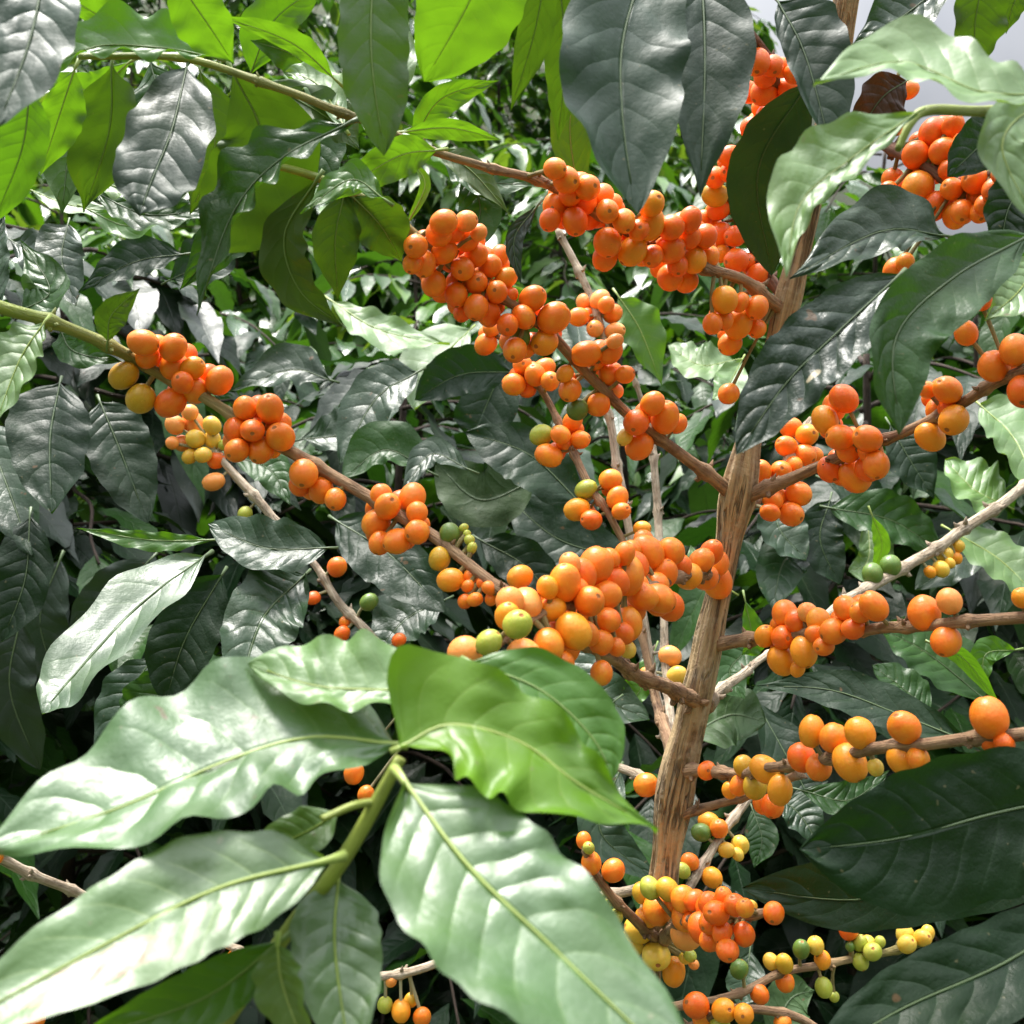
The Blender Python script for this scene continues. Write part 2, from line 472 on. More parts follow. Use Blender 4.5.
# ------------------------------------------------------------------ the main tree: trunk and branches
def branch_mesh(name, pts, mat, parent, nodes=True, yng=(0, 0), seg=12, rough=.10, n=None, gap=42):
    """pts: (x, y, d, radius_px)"""
    q = [tuple(P(x, y, d)) + (r * .88 * d / F,) for x, y, d, r in pts]
    n = n or max(24, int(sum((Vector(q[i + 1][:3]) - Vector(q[i][:3])).length for i in range(len(q) - 1)) / .004))
    c = catmull(q, n)
    rnd = random.Random(hash_(name + str(pts[0])))
    V = [Vector(t[:3]) for t in c]; rad = [t[3] for t in c]
    L = 0; nxt = rnd.uniform(.01, .03)
    nod = []
    for i in range(1, len(V)):
        L += (V[i] - V[i - 1]).length
        V[i] += Vector((noise.noise(Vector((L * 22, 3.1, pts[0][0]))), noise.noise(Vector((L * 22, 9.1, pts[0][0]))), noise.noise(Vector((L * 22, 6.1, pts[0][0]))))) * .0022
        if nodes and L > nxt:
            nod.append(i); nxt = L + rnd.uniform(.028, .045)
    base = list(rad)
    for k in nod:
        for i in range(len(rad)):
            dd = (V[i] - V[k]).length
            if dd < .012: rad[i] = max(rad[i], base[i] * (1 + .38 * math.exp(-(dd / .0035) ** 2)))
    ys = [yng[0] + (yng[1] - yng[0]) * max(0, min(1, (i / n - .55) / .35)) if yng[0] < yng[1] else yng[0] for i in range(n + 1)]
    mb = MB()
    tube(mb, V, rad, seg, ys, 0, rough)
    # bracts and scale leaves at the nodes
    for k in nod:
        for s in range(3):
            dr = Vector((rnd.uniform(-1, 1), rnd.uniform(-1, 1), rnd.uniform(-1, 1))).normalized()
            pb = V[k] + dr * rad[k] * .8
            tube(mb, [pb, pb + dr * rad[k] * .5, pb + (dr + Vector((0, 0, .3))) * rad[k] * .9],
                 [rad[k] * .38, rad[k] * .28, rad[k] * .05], 5, [ys[k]] * 3, 0, .1)
    return mb, V, rad

CH = []           # cherries: [branch, px, py, r, key, depth0]
BR = {}
def mk_branch(tree, key, pts, mat='twig', yng=(0, 0), **kw):
    mb, V, rad = branch_mesh('branch' + key, pts, mat, tree, yng=yng, **kw)
    BR[key] = dict(mb=mb, V=V, rad=rad, pts=pts, mat=mat, tree=tree)

def nearest(key, x, y):
    best = None
    for v in BR[key]['V']:
        px = 512 + v.x / v.y * F; py = 512 - (v.z - CZ) / v.y * F
        dd = (px - x) ** 2 + (py - y) ** 2
        if best is None or dd < best[0]: best = (dd, v)
    return best[1]

def cherries(key, ox, oy, sc, txt):
    for q in txt.split(';'):
        q = q.split()
        if not q: continue
        x = ox + float(q[0]) * sc; y = oy + float(q[1]) * sc; r = float(q[2]) * sc
        v = nearest(key, x, y)
        CH.append([key, x, y, r * 1.03, q[3], v.y, v])

tree = empty('coffee_tree', P(650, 3000, .70).copy() if False else Vector((.07, .74, 0)),
             'coffee tree with a peeling brown trunk and branches full of orange cherries', 'tree')
# trunk
tp = [(.07, .74, -.05, .024), (.075, .74, .4, .0215), (.08, .735, .8, .0190)] 
for x, y, d, r in [(640, 1010, .73, 20), (655, 930, .72, 18), (664, 875, .715, 16.5), (676, 790, .71, 16), (690, 730, .705, 15.5), (701, 680, .70, 15), (717, 605, .695, 13.5),
                   (730, 530, .69, 13.5), (741, 470, .685, 13), (760, 400, .68, 11.5), (785, 315, .67, 11.5), (803, 240, .66, 12),
                   (825, 130, .64, 12.5), (845, 15, .62, 14), (865, -120, .6, 15), (880, -260, .6, 13)]:
    tp.append(tuple(P(x, y, d)) + (r * d / F,))
c = catmull(tp, 420)
mb = MB()
tv = []
for i, t in enumerate(c):
    v = Vector(t[:3]); v += Vector((noise.noise(Vector((i * .035, 1.3, 0))), noise.noise(Vector((i * .035, 5.3, 0))), 0)) * .002
    tv.append(v)
rad_t = []
for i, t in enumerate(c):
    r = t[3] * .86 * (1 + .09 * noise.noise(Vector((i * .06, 0, 4))))
    for jx, jy, jd in [(716, 484, .69), (690, 700, .70), (688, 772, .71), (722, 642, .70), (772, 298, .675), (752, 495, .69), (688, 815, .71), (668, 925, .72)]:
        r += .002 * math.exp(-((tv[i] - P(jx, jy, jd)).length / .022) ** 2)
    rad_t.append(r)
tube(mb, tv, rad_t, 56, None, 0, .19, vscale=10, rfreq=40)
mb.build('trunk', [BM['trunk']], tree)

mk_branch(tree, 'left', [(706, 704, .706, 13), (686, 696, .685, 9), (636, 674, .61, 8), (602, 652, .56, 7.5), (540, 615, .50, 7), (500, 588, .51, 6.5), (430, 535, .54, 7), (340, 480, .56, 7),
                   (290, 450, .56, 7), (225, 412, .56, 6.5), (150, 368, .56, 6.5), (118, 348, .55, 7), (60, 326, .53, 7), (0, 308, .51, 8), (-70, 285, .49, 8)], yng=(0, 1))
mk_branch(tree, 'front', [(722, 580, .70, 8), (712, 577, .665, 7), (690, 575, .61, 6.5), (640, 588, .55, 6), (590, 598, .50, 5.5), (540, 615, .47, 5), (500, 640, .45, 4.5), (470, 655, .44, 4)])
mk_branch(tree, 'top', [(735, 500, .69, 9), (716, 482, .68, 8), (660, 438, .66, 6.5), (625, 412, .65, 6), (590, 378, .64, 6), (557, 340, .625, 6), (515, 305, .61, 5.5), (470, 278, .60, 5.5),
                  (420, 238, .58, 5), (390, 215, .57, 4.5), (355, 195, .55, 5), (310, 175, .53, 5), (270, 165, .52, 4)], yng=(0, 1))
mk_branch(tree, 'upper', [(785, 312, .67, 8), (768, 296, .66, 7.5), (745, 280, .65, 7), (705, 268, .635, 6.5), (660, 250, .62, 6), (600, 215, .60, 5.5), (550, 185, .59, 5.5), (500, 172, .57, 5),
                    (435, 150, .55, 4.6), (350, 118, .52, 4.8), (290, 92, .51, 4.6), (210, 65, .5, 4.4), (150, 57, .49, 4), (80, 57, .48, 3.5)], yng=(0, 1))
mk_branch(tree, 'chain', [(785, 300, .68, 6), (752, 245, .69, 5.5), (730, 190, .68, 5), (745, 150, .66, 5), (765, 112, .64, 5), (776, 80, .61, 6), (757, 45, .585, 6.5), (730, 12, .56, 6.5), (690, -40, .54, 7)], mat='brown')
mk_branch(tree, 'rup', [(825, 140, .64, 7), (870, 140, .61, 6), (915, 160, .58, 6), (960, 182, .56, 6), (1000, 170, .54, 6), (1060, 140, .5, 6)], mat='brown')
mk_branch(tree, 'rmid', [(742, 500, .69, 9), (757, 492, .68, 8), (818, 468, .66, 6), (860, 448, .63, 6), (900, 435, .61, 6), (945, 412, .59, 6), (985, 388, .56, 6.5), (1024, 370, .53, 7), (1070, 350, .5, 7)])
mk_branch(tree, 'pup', [(738, 525, .70, 8), (757, 500, .71, 6), (785, 465, .72, 6), (798, 440, .73, 5), (812, 418, .74, 4)], mat='pale')
mk_branch(tree, 'rone', [(718, 644, .695, 9), (735, 641, .68, 7.5), (765, 638, .665, 7), (820, 634, .63, 6.5), (875, 629, .59, 6.5), (940, 624, .55, 6.5), (1024, 617, .52, 7), (1080, 612, .5, 7)])
mk_branch(tree, 'rtwo', [(682, 772, .705, 8), (700, 770, .69, 7), (735, 773, .66, 6), (775, 768, .60, 6), (840, 756, .54, 6.5), (880, 748, .51, 7), (940, 742, .48, 7), (1024, 733, .45, 8), (1080, 726, .44, 8)])
mk_branch(tree, 'diag', [(708, 705, .70, 9), (722, 690, .72, 6), (775, 650, .80, 4), (850, 599, .88, 6), (948, 541, .93, 6.5), (1008, 498, .96, 6), (1060, 465, 1.0, 6)], mat='pale')
mk_branch(tree, 'low', [(680, 818, .71, 7), (692, 813, .70, 5), (747, 796, .68, 4.5), (800, 774, .65, 5)])
mk_branch(tree, 'lowb', [(668, 930, .72, 6), (700, 868, .76, 5), (722, 833, .78, 5), (747, 802, .80, 5), (770, 770, .82, 4)], mat='pale')
mk_branch(tree, 'bot', [(655, 1010, .73, 6), (700, 1003, .74, 4.5), (733, 994, .75, 4.5), (775, 975, .76, 4.5), (817, 966, .77, 4.5), (855, 958, .78, 4.2), (900, 950, .78, 4), (925, 945, .78, 3)], yng=(0, .5))
mk_branch(tree, 'botleft', [(662, 945, .72, 7), (637, 922, .69, 6), (615, 900, .67, 5.5), (597, 876, .66, 5), (585, 850, .65, 4)])
mk_branch(tree, 'clus', [(660, 945, .72, 8), (675, 925, .67, 6), (700, 918, .63, 5.5), (735, 917, .61, 5), (775, 912, .6, 4.5)])
mk_branch(tree, 'under', [(650, 1060, .735, 7), (690, 1030, .70, 6), (730, 1010, .68, 5), (790, 1015, .68, 5), (830, 1040, .68, 4)])
mk_branch(tree, 'twig', [(680, 790, .72, 7), (668, 740, .76, 7), (656, 700, .79, 5.5), (643, 640, .81, 4.5), (630, 560, .83, 4.2), (612, 520, .84, 4.2), (588, 483, .85, 4.5), (563, 430, .87, 4), (540, 388, .88, 4), (515, 350, .89, 4), (492, 332, .9, 3)])
mk_branch(tree, 'stem', [(672, 760, .76, 6), (657, 700, .82, 5), (645, 625, .84, 4.5), (636, 570, .86, 4), (624, 500, .88, 5), (611, 430, .90, 4.5), (603, 380, .9, 4), (604, 340, .9, 4), (592, 300, .91, 4), (577, 268, .92, 4.5), (558, 230, .93, 3.5)], mat='pale')
mk_branch(tree, 'third', [(680, 770, .76, 6), (668, 700, .86, 5), (664, 620, .9, 4.5), (659, 530, .93, 4.5), (653, 450, .95, 4), (642, 400, .96, 3), (632, 372, .96, 2.5)], mat='pale')
mk_branch(tree, 'pleft', [(690, 800, .72, 5), (600, 760, .80, 5), (480, 730, .86, 5), (420, 690, .9, 5), (372, 638, .92, 5), (345, 608, .93, 5), (312, 562, .94, 4), (290, 540, .94, 4.5), (265, 508, .94, 5), (237, 478, .95, 5), (213, 450, .95, 3)], mat='pale')

mk_branch(tree, 'lowleft', [(675, 880, .74, 6), (540, 915, .80, 5), (400, 975, .80, 5), (300, 968, .79, 5), (250, 953, .78, 4.5), (215, 940, .78, 4.5), (120, 912, .76, 4.5), (45, 880, .72, 5.5), (0, 858, .70, 6), (-40, 840, .68, 5)], mat='pale')

q4 = .25
cherries('lowleft', 0, 0, 1, '224 968 9.5 a;233 958 7 o;3 841 9.5 a;-6 856 9 o;32 1020 12 o;401 1011 9.5 a;422 1017 9 o;391 981 6 p;385 1005 8 l;411 1000 7 k')
cherries('left', 100, 300, q4, '172 170 54 o;293 190 54 o;330 330 44 d;372 272 44 a;297 268 56 o;190 225 46 o;478 322 56 o;380 362 56 o;282 412 56 d;95 302 52 k;163 395 56 k;'
 '580 432 46 o;680 435 54 o;540 520 48 d;690 600 34 a;722 548 55 o;610 522 48 d;548 602 48 o;645 600 52 o;'
 '800 740 44 d;815 695 56 o;885 762 48 o;942 797 42 o')
cherries('left', 340, 480, q4, '308 130 42 o;165 65 46 o;190 105 52 o;290 70 54 o;145 172 56 o;160 252 46 o;308 208 48 o;228 245 50 o;'
 '440 215 42 g;398 315 46 k;442 400 48 a;495 192 18 l;508 215 16 l;518 240 21 l;528 272 22 l;522 385 30 o;570 412 24 d;598 432 28 o;512 425 26 o;500 485 28 d;540 478 28 o;605 475 26 o;720 388 46 a')
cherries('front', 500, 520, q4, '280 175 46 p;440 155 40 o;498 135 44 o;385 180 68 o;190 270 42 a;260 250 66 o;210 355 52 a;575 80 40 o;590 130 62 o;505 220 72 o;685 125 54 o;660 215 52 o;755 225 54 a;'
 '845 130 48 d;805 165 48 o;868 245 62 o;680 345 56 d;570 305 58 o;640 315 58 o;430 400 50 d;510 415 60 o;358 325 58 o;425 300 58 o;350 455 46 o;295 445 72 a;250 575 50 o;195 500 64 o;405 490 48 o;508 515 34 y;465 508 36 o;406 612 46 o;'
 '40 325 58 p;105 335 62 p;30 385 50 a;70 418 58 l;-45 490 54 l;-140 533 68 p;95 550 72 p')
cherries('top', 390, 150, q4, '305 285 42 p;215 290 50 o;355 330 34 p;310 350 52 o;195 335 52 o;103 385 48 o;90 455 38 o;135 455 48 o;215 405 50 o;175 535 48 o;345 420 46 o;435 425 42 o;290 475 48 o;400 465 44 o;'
 '265 580 46 d;465 510 40 a;345 530 46 o;427 568 46 o;485 580 28 d;290 650 38 d;345 630 48 o;395 655 48 d;'
 '570 595 52 o;470 700 44 d;535 668 46 o;655 672 60 o;500 800 50 o;540 795 40 o;520 750 42 g;618 770 52 a')
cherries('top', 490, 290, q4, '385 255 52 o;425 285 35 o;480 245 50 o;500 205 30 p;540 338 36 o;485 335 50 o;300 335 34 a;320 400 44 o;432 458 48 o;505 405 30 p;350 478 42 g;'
 '650 455 48 o;750 535 38 o;700 510 58 o;540 588 32 y;585 530 50 d;597 625 54 o')
cherries('upper', 390, 150, q4, '660 75 44 o;705 120 54 o;790 150 50 o;850 180 44 o;720 180 44 d;780 210 50 d;660 230 50 o;640 280 44 d;740 285 54 d;890 215 40 o;870 245 46 o;935 285 44 o;870 370 56 o;860 430 50 o;800 275 46 d')
cherries('upper', 590, 150, q4, '245 215 52 a;140 285 46 o;195 320 44 d;240 295 56 a;325 310 50 d;400 280 48 d;460 345 48 d;395 345 48 d;170 405 54 a;250 425 44 d;320 395 58 d;350 460 44 d;475 430 42 o;415 440 50 a;385 525 46 o;320 510 52 o;'
 '600 610 36 o;538 600 52 a;668 630 48 o;490 695 40 o;535 680 38 o;668 715 36 o;560 775 46 o;593 695 58 a;555 975 40 o')
cherries('chain', 590, 150, q4, '575 170 30 y;500 180 46 k;455 275 34 d;515 235 46 d;580 345 42 d;520 340 46 d;625 450 36 d;525 415 34 a;585 442 48 d;672 500 44 d;500 110 44 d;560 90 40 d')
cherries('chain', 0, 0, 1, '757 62 13 d;772 66 11 d;764 92 13 d;781 100 11 d;768 117 13 d;752 128 12 d;757 140 14 d;742 160 14 d;730 156 11 d;794 74 10 d;788 88 10 d;748 92 10 d')
cherries('rup', 768, 0, q4, '575 165 34 o;560 360 38 o;515 500 40 d;320 590 40 o;740 505 44 d;660 530 52 d;590 620 52 d;700 605 54 d;500 720 46 o;480 765 38 d;640 700 38 d;600 750 62 o;830 725 52 d;670 825 52 d;735 755 44 o;'
 '750 862 50 o;840 800 44 o;850 850 42 o;910 760 44 d;945 695 44 d;780 580 44 d;720 680 40 d')
cherries('rup', 0, 0, 1, '895 270 11 o;905 262 9 o')
cherries('rmid', 700, 340, q4, '575 235 54 d;500 320 54 a;560 390 54 o;670 395 56 o;705 500 54 o;595 445 46 o;520 517 50 d;620 547 60 o;910 200 34 o;990 200 55 o;950 280 46 o;1015 320 56 a;920 388 54 a')
cherries('rmid', 0, 0, 1, '966 333 11 o;994 366 15 o;1015 350 15 o;1024 391 16 d;980 300 11 d')
cherries('pup', 700, 340, q4, '225 575 30 a;245 525 42 o;375 500 34 o;325 528 44 o;345 425 40 o;363 350 42 o;427 380 42 a;455 460 34 o;420 460 42 o;280 690 36 d;290 640 40 o;315 635 40 o;395 615 48 o;365 697 48 o')
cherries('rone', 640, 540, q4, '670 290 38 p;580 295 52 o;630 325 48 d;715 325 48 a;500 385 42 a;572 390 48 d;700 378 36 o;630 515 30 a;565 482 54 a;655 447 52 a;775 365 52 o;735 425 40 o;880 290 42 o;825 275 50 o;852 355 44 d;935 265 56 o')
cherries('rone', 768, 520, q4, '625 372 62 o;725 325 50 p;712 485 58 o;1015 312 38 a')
cherries('rtwo', 768, 520, q4, '175 845 54 a;262 872 56 o;368 852 58 a;135 950 56 d;203 990 52 o;328 970 66 a;430 990 32 y;545 830 62 o;600 955 44 o;540 955 62 a;945 890 40 d;900 890 46 d;885 790 70 o')
cherries('rtwo', 640, 540, q4, '267 922 38 d;400 980 40 o;360 1000 32 a;415 905 44 k;460 985 46 k;500 918 54 a;560 1000 50 a;')
cherries('diag', 0, 0, 1, '945 555 8 y;958 546 6.5 y;956 558 6 a;941 569 8 y;930 572 6 a;950 563 5 y;872.5 574 10 g;890.5 566 10.5 g')
cherries('rup', 0, 0, 1, '1003 174 11 d;995 190 12 d;985 206 11 d;962 212 12 o;1010 184 9 d')
cherries('low', 560, 768, q4, '810 145 38 o;850 150 46 d')
cherries('lowb', 560, 768, q4, '595 215 38 a;635 242 36 o;565 258 36 g;710 345 24 y;665 328 30 y;720 308 36 y;490 410 30 l;520 375 34 o;608 438 38 a')
cherries('botleft', 560, 768, q4, '115 320 24 l;95 290 30 o;70 420 26 l;60 470 32 y;125 380 40 o;213 410 46 o;110 495 36 d;150 530 26 l;175 555 28 l;215 600 34 l;45 440 34 k;90 440 28 k')
cherries('clus', 560, 768, q4, '360 480 42 l;330 500 40 k;430 485 44 k;345 600 38 a;390 565 58 o;450 540 38 o;540 530 44 d;495 525 50 o;655 515 38 o;600 545 48 d;700 548 44 d;740 560 36 o;765 550 22 y;625 580 52 d;600 620 44 d;'
 '500 595 54 o;570 640 58 d;505 665 62 p;735 665 44 d;650 660 42 d;600 690 42 d;670 730 44 d;315 645 54 y;300 700 60 y;385 752 56 y;455 815 50 a;410 700 30 p;520 750 26 l;535 785 20 p;855 580 44 d;500 760 24 y')
cherries('bot', 560, 768, q4, '717 805 36 g;798 905 38 d;900 855 38 o;845 775 30 y;897 783 36 k')
cherries('bot', 700, 768, q4, '405 725 34 g;462 710 34 y;490 768 32 a;595 648 38 d;640 700 30 l;675 700 28 y;690 735 36 l;642 775 32 l;720 695 22 l;820 665 34 y;828 705 36 y;890 680 34 y;910 660 28 y;495 878 34 l;537 915 20 l;600 715 18 g')
cherries('under', 560, 768, q4, '545 950 52 d;570 1000 40 o;655 970 46 a;735 985 42 a;640 1025 36 l;890 1020 34 o')
cherries('twig', 490, 290, q4, '130 300 38 o;150 400 32 d;95 378 44 o;240 365 38 o;180 340 42 o;215 315 42 o;205 580 42 l;330 525 40 o;360 600 36 o;300 620 34 d;282 580 40 o;235 662 48 o;384 797 40 l;348 878 46 a;405 920 42 d;525 885 36 o;482 760 44 o;510 832 44 o')
cherries('twig', 0, 0, 1, '486 344 10.5 o;491 329 8 o;642 529 8 a;646 785 11.5 o')
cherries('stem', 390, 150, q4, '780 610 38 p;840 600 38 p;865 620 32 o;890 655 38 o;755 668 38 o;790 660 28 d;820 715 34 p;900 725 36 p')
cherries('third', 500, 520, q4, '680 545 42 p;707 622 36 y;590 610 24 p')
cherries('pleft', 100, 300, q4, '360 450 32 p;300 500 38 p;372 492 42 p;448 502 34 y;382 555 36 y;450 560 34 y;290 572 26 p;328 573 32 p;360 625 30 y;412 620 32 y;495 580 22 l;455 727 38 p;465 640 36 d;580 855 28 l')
cherries('pleft', 0, 0, 1, '337 567 9.5 d;313 598 7 d;342 634 8 d;369 602 8 g;399 640 7 d;345 622 6 o;354 773 10 o;366 794 8 o')

# inner cherries of the dense clusters
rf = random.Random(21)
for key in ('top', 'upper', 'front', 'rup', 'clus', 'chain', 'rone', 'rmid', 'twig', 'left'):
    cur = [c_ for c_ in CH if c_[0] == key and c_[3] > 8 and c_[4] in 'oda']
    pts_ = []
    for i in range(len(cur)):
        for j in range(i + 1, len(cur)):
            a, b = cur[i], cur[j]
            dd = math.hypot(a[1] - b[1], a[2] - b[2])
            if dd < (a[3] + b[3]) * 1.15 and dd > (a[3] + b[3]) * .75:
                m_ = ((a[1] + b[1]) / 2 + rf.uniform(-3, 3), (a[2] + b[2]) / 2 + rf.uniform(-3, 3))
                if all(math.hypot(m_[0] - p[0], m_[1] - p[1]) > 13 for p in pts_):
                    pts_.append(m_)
                    CH.append([key, m_[0], m_[1], (a[3] + b[3]) / 2 * .9, rf.choice('oddo'), (a[5] + b[5]) / 2 + .009, a[6]])  # deep orange mixed in to darken the crevices by colour
# spread overlapping cherries in depth along their sight ray so that they touch instead of merging
random.seed(11)
for i, cdat in enumerate(CH):
    rr = cdat[3] * cdat[5] / F
    cdat[5] += random.uniform(-.4, .4) * rr - (.0 if cdat[3] < 8 else .25 * rr)
    if cdat[4] == 'l' and cdat[3] > 12: cdat[5] -= .02
    cdat.append(cdat[5])
for it in range(90):
    for i in range(len(CH)):
        a = CH[i]
        for j in range(i + 1, len(CH)):
            b = CH[j]
            if abs(a[1] - b[1]) + abs(a[2] - b[2]) > 60 or abs(a[5] - b[5]) > .05: continue
            ra, rb = a[3] * a[5] / F, b[3] * b[5] / F
            pa, pb = P(a[1], a[2], a[5]), P(b[1], b[2], b[5])
            dd = (pa - pb).length; need = .93 * (ra + rb)
            if dd < need:
                lat = math.hypot(pa.x - pb.x, pa.z - pb.z)
                want = math.sqrt(max(0, need ** 2 - lat ** 2))
                cur = a[5] - b[5]
                push = (want - abs(cur)) * .25
                if push <= 0: continue
                s = 1 if cur >= 0 and abs(cur) > 1e-5 else (-1 if cur < 0 else 1)   # earlier in list = farther
                a[5] += s * push; b[5] -= s * push
    for a in CH:
        a[5] = a[7] + max(-.022, min(.022, a[5] - a[7]))

for key, b in BR.items():
    b['obj'] = None
# stalks go into the branch mesh
rnd = random.Random(5)
for cdat in CH:
    key, x, y, r, col, d, v, _ = cdat
    b = BR[key]
    pc = P(x, y, d); rr = r * d / F
    best = min(b['V'], key=lambda q: (q - pc).length_squared)
    dist = (pc - best).length
    cdat.append(best)
    if dist > rr * .6:
        m_ = (pc + best) / 2 + Vector((rnd.uniform(-1, 1), rnd.uniform(-1, 1), rnd.uniform(-.3, 1))) * .0015
        k = .0013 if dist < .04 else .0011
        pp = catmull([tuple(best), tuple(m_), tuple(pc)], 5)
        tube(b['mb'], pp, [k * 1.3, k, k * .9, k, k, k * 1.2], 6, [.35] * 6, 0, 0, cap=False)
for key, b in BR.items():
    b['obj'] = b['mb'].build('branch', [BM[b['mat']]], b['tree'])
for n, cdat in enumerate(CH):
    key, x, y, r, col, d, v, _, best = cdat
    pc = P(x, y, d); rr = r * d / F
    ax = (pc - best)
    if ax.length < 1e-6: ax = Vector((0, -1, 0))
    ax.normalize()
    ax = (ax + Vector((rnd.uniform(-1, 1), rnd.uniform(-1, 1), rnd.uniform(-1, 1))) * .55).normalized()
    o = bpy.data.objects.new('cherry', CHM[col][n % 3])
    link(o, BR[key]['obj'])
    o.location = pc
    o.rotation_mode = 'QUATERNION'
    from mathutils import Quaternion
    o.rotation_quaternion = ax.to_track_quat('Z', 'Y') @ Quaternion((0, 0, 1), rnd.uniform(0, 6.28))
    o.scale = (rr * rnd.uniform(.94, 1.03), rr * rnd.uniform(.97, 1.05), rr * rnd.uniform(.97, 1.10))
    o['group'] = 'coffee cherries on the branches'

def stem(parent, pts, mat='pale', yng=1.0, name='stem', **kw):
    mb, V, rad = branch_mesh(name, pts, mat, parent, yng=(yng, yng), **kw)
    return mb.build(name, [BM[mat]], parent)

HL = lambda b, *specs: [hero_leaf(BR[b]['obj'] if isinstance(b, str) else b, s) for s in specs]

# ---- leaves on the upper branch (top left)
HL('upper',
 '215,58 160,48 90,48 28,82 | 12 26 | .47 | 35 10 | green | wave=.25 fold=.3',
 '48,-50 30,40 -2,126 | 46 36 | .36 | 35 15 | smooth | blunt=1',
 '30,90 22,150 -6,222 | 26 34 | .44 | -25 10 | green | under=1 blunt=1',
 '187,66 172,130 150,185 140,215 | 46 42 | .46 | 38 10 | smooth | wave=.12 blunt=1',
 '112,66 110,130 84,212 | 36 38 | .52 | -30 -20 | olive | under=1',
 '75,68 58,120 40,176 | 26 20 | .50 | -25 15 | bright | under=1 wave=.2',
 '232,70 262,140 235,210 200,258 | 62 46 | .53 | -25 10 | olive | under=1',
 '262,80 330,120 360,150 | 22 18 | .55 | 25 10 | olive | under=1',
 '352,122 280,160 232,215 197,316 | 24 26 | .47 | 30 -25 | mid | wave=.25 fold=.4',
 '170,-30 205,20 234,64 | 26 30 | .46 | -30 10 | bright | under=1 wave=.15',
 '336,80 290,42 215,14 | 9 15 | .50 | -30 0 | bright | under=1 wave=.2',
 '345,128 318,85 285,72 | 18 22 | .56 | 45 0 | pale | wave=.2',
 '150,30 105,18 60,-8 | 15 22 | .50 | -30 0 | bright | under=1 wave=.22',
 '130,62 90,90 20,70 | 15 18 | .54 | -20 0 | bright | under=1 wave=.2',
 '400,132 450,128 502,140 | 10 12 | .54 | -30 0 | bright | under=1 wave=.15',
 '438,150 395,158 320,205 | 22 20 | .52 | -20 0 | bright | under=1 wave=.2',
 '436,152 470,170 510,215 | 14 14 | .60 | 20 0 | olive | under=1',
 '300,95 340,100 395,112 | 14 16 | .58 | 40 0 | mid | wave=.2',
 '90,100 70,150 62,215 | 30 30 | .62 | 15 10 | mid | under=1 wave=.15',
 '250,75 275,20 330,-20 | 28 26 | .60 | -20 0 | green | under=1 wave=.15',
 '300,95 320,150 300,200 | 26 28 | .62 | 20 10 | mid | wave=.15',
 '340,118 300,60 250,40 | 20 20 | .60 | -25 0 | green | under=1 wave=.2',
 '200,70 215,150 190,215 | 34 34 | .60 | -15 0 | olive | under=1',
 '150,60 160,120 120,190 | 34 30 | .64 | 10 0 | mid | wave=.12',
 '90,190 150,215 225,205 | 14 20 | .66 | 35 0 | mid | wave=.2',
 '60,180 110,185 150,205 | 10 14 | .62 | 30 0 | pale | wave=.25',
 '270,215 230,235 180,290 | 26 26 | .66 | 5 0 | mid | wave=.1',
 '410,150 440,100 500,80 | 14 18 | .64 | -25 0 | green | under=1 wave=.2',
 '440,152 480,180 540,185 | 14 18 | .66 | 35 0 | mid | wave=.15',
 '350,118 395,70 400,10 | 20 20 | .64 | 20 10 | pale | wave=.15',
 '60,60 20,90 -10,150 | 22 22 | .56 | -25 0 | bright | under=1 wave=.2',
 '465,160 480,215 450,262 | 22 22 | .66 | 15 0 | mid | wave=.12',
 '580,205 570,120 590,40 | 20 22 | .66 | -15 0 | olive | under=1')
# ---- leaves on the top branch
HL('top',
 '318,178 285,235 300,290 346,328 | 26 22 | .53 | -20 -30 | olive | under=1',
 '345,190 335,240 338,300 | 24 24 | .55 | -20 20 | olive | under=1',
 '352,196 380,225 402,262 | 28 26 | .56 | -30 20 | olive | under=1',
 '300,172 270,150 225,165 | 18 18 | .55 | 40 0 | mid | wave=.2',
 '385,200 350,180 300,215 | 14 14 | .50 | 35 0 | green | wave=.25',
 '405,228 425,185 410,160 | 5 6 | .57 | 0 0 | bright',
 '295,178 255,215 225,262 | 16 18 | .56 | 30 0 | mid | wave=.2')
# ---- leaves at the tip of the left branch
HL('left',
 '108,342 112,315 140,288 | 15 17 | .53 | -20 0 | olive | under=1',
 '45,322 20,360 -5,425 | 24 24 | .50 | 40 -10 | pale | wave=.15',
 '60,330 75,352 122,362 | 14 16 | .55 | 30 0 | mid | wave=.2',
 '20,312 50,290 20,240 | 26 22 | .56 | 35 0 | mid | wave=.15',
 '0,308 -10,260 5,215 | 20 22 | .58 | 35 0 | gray')
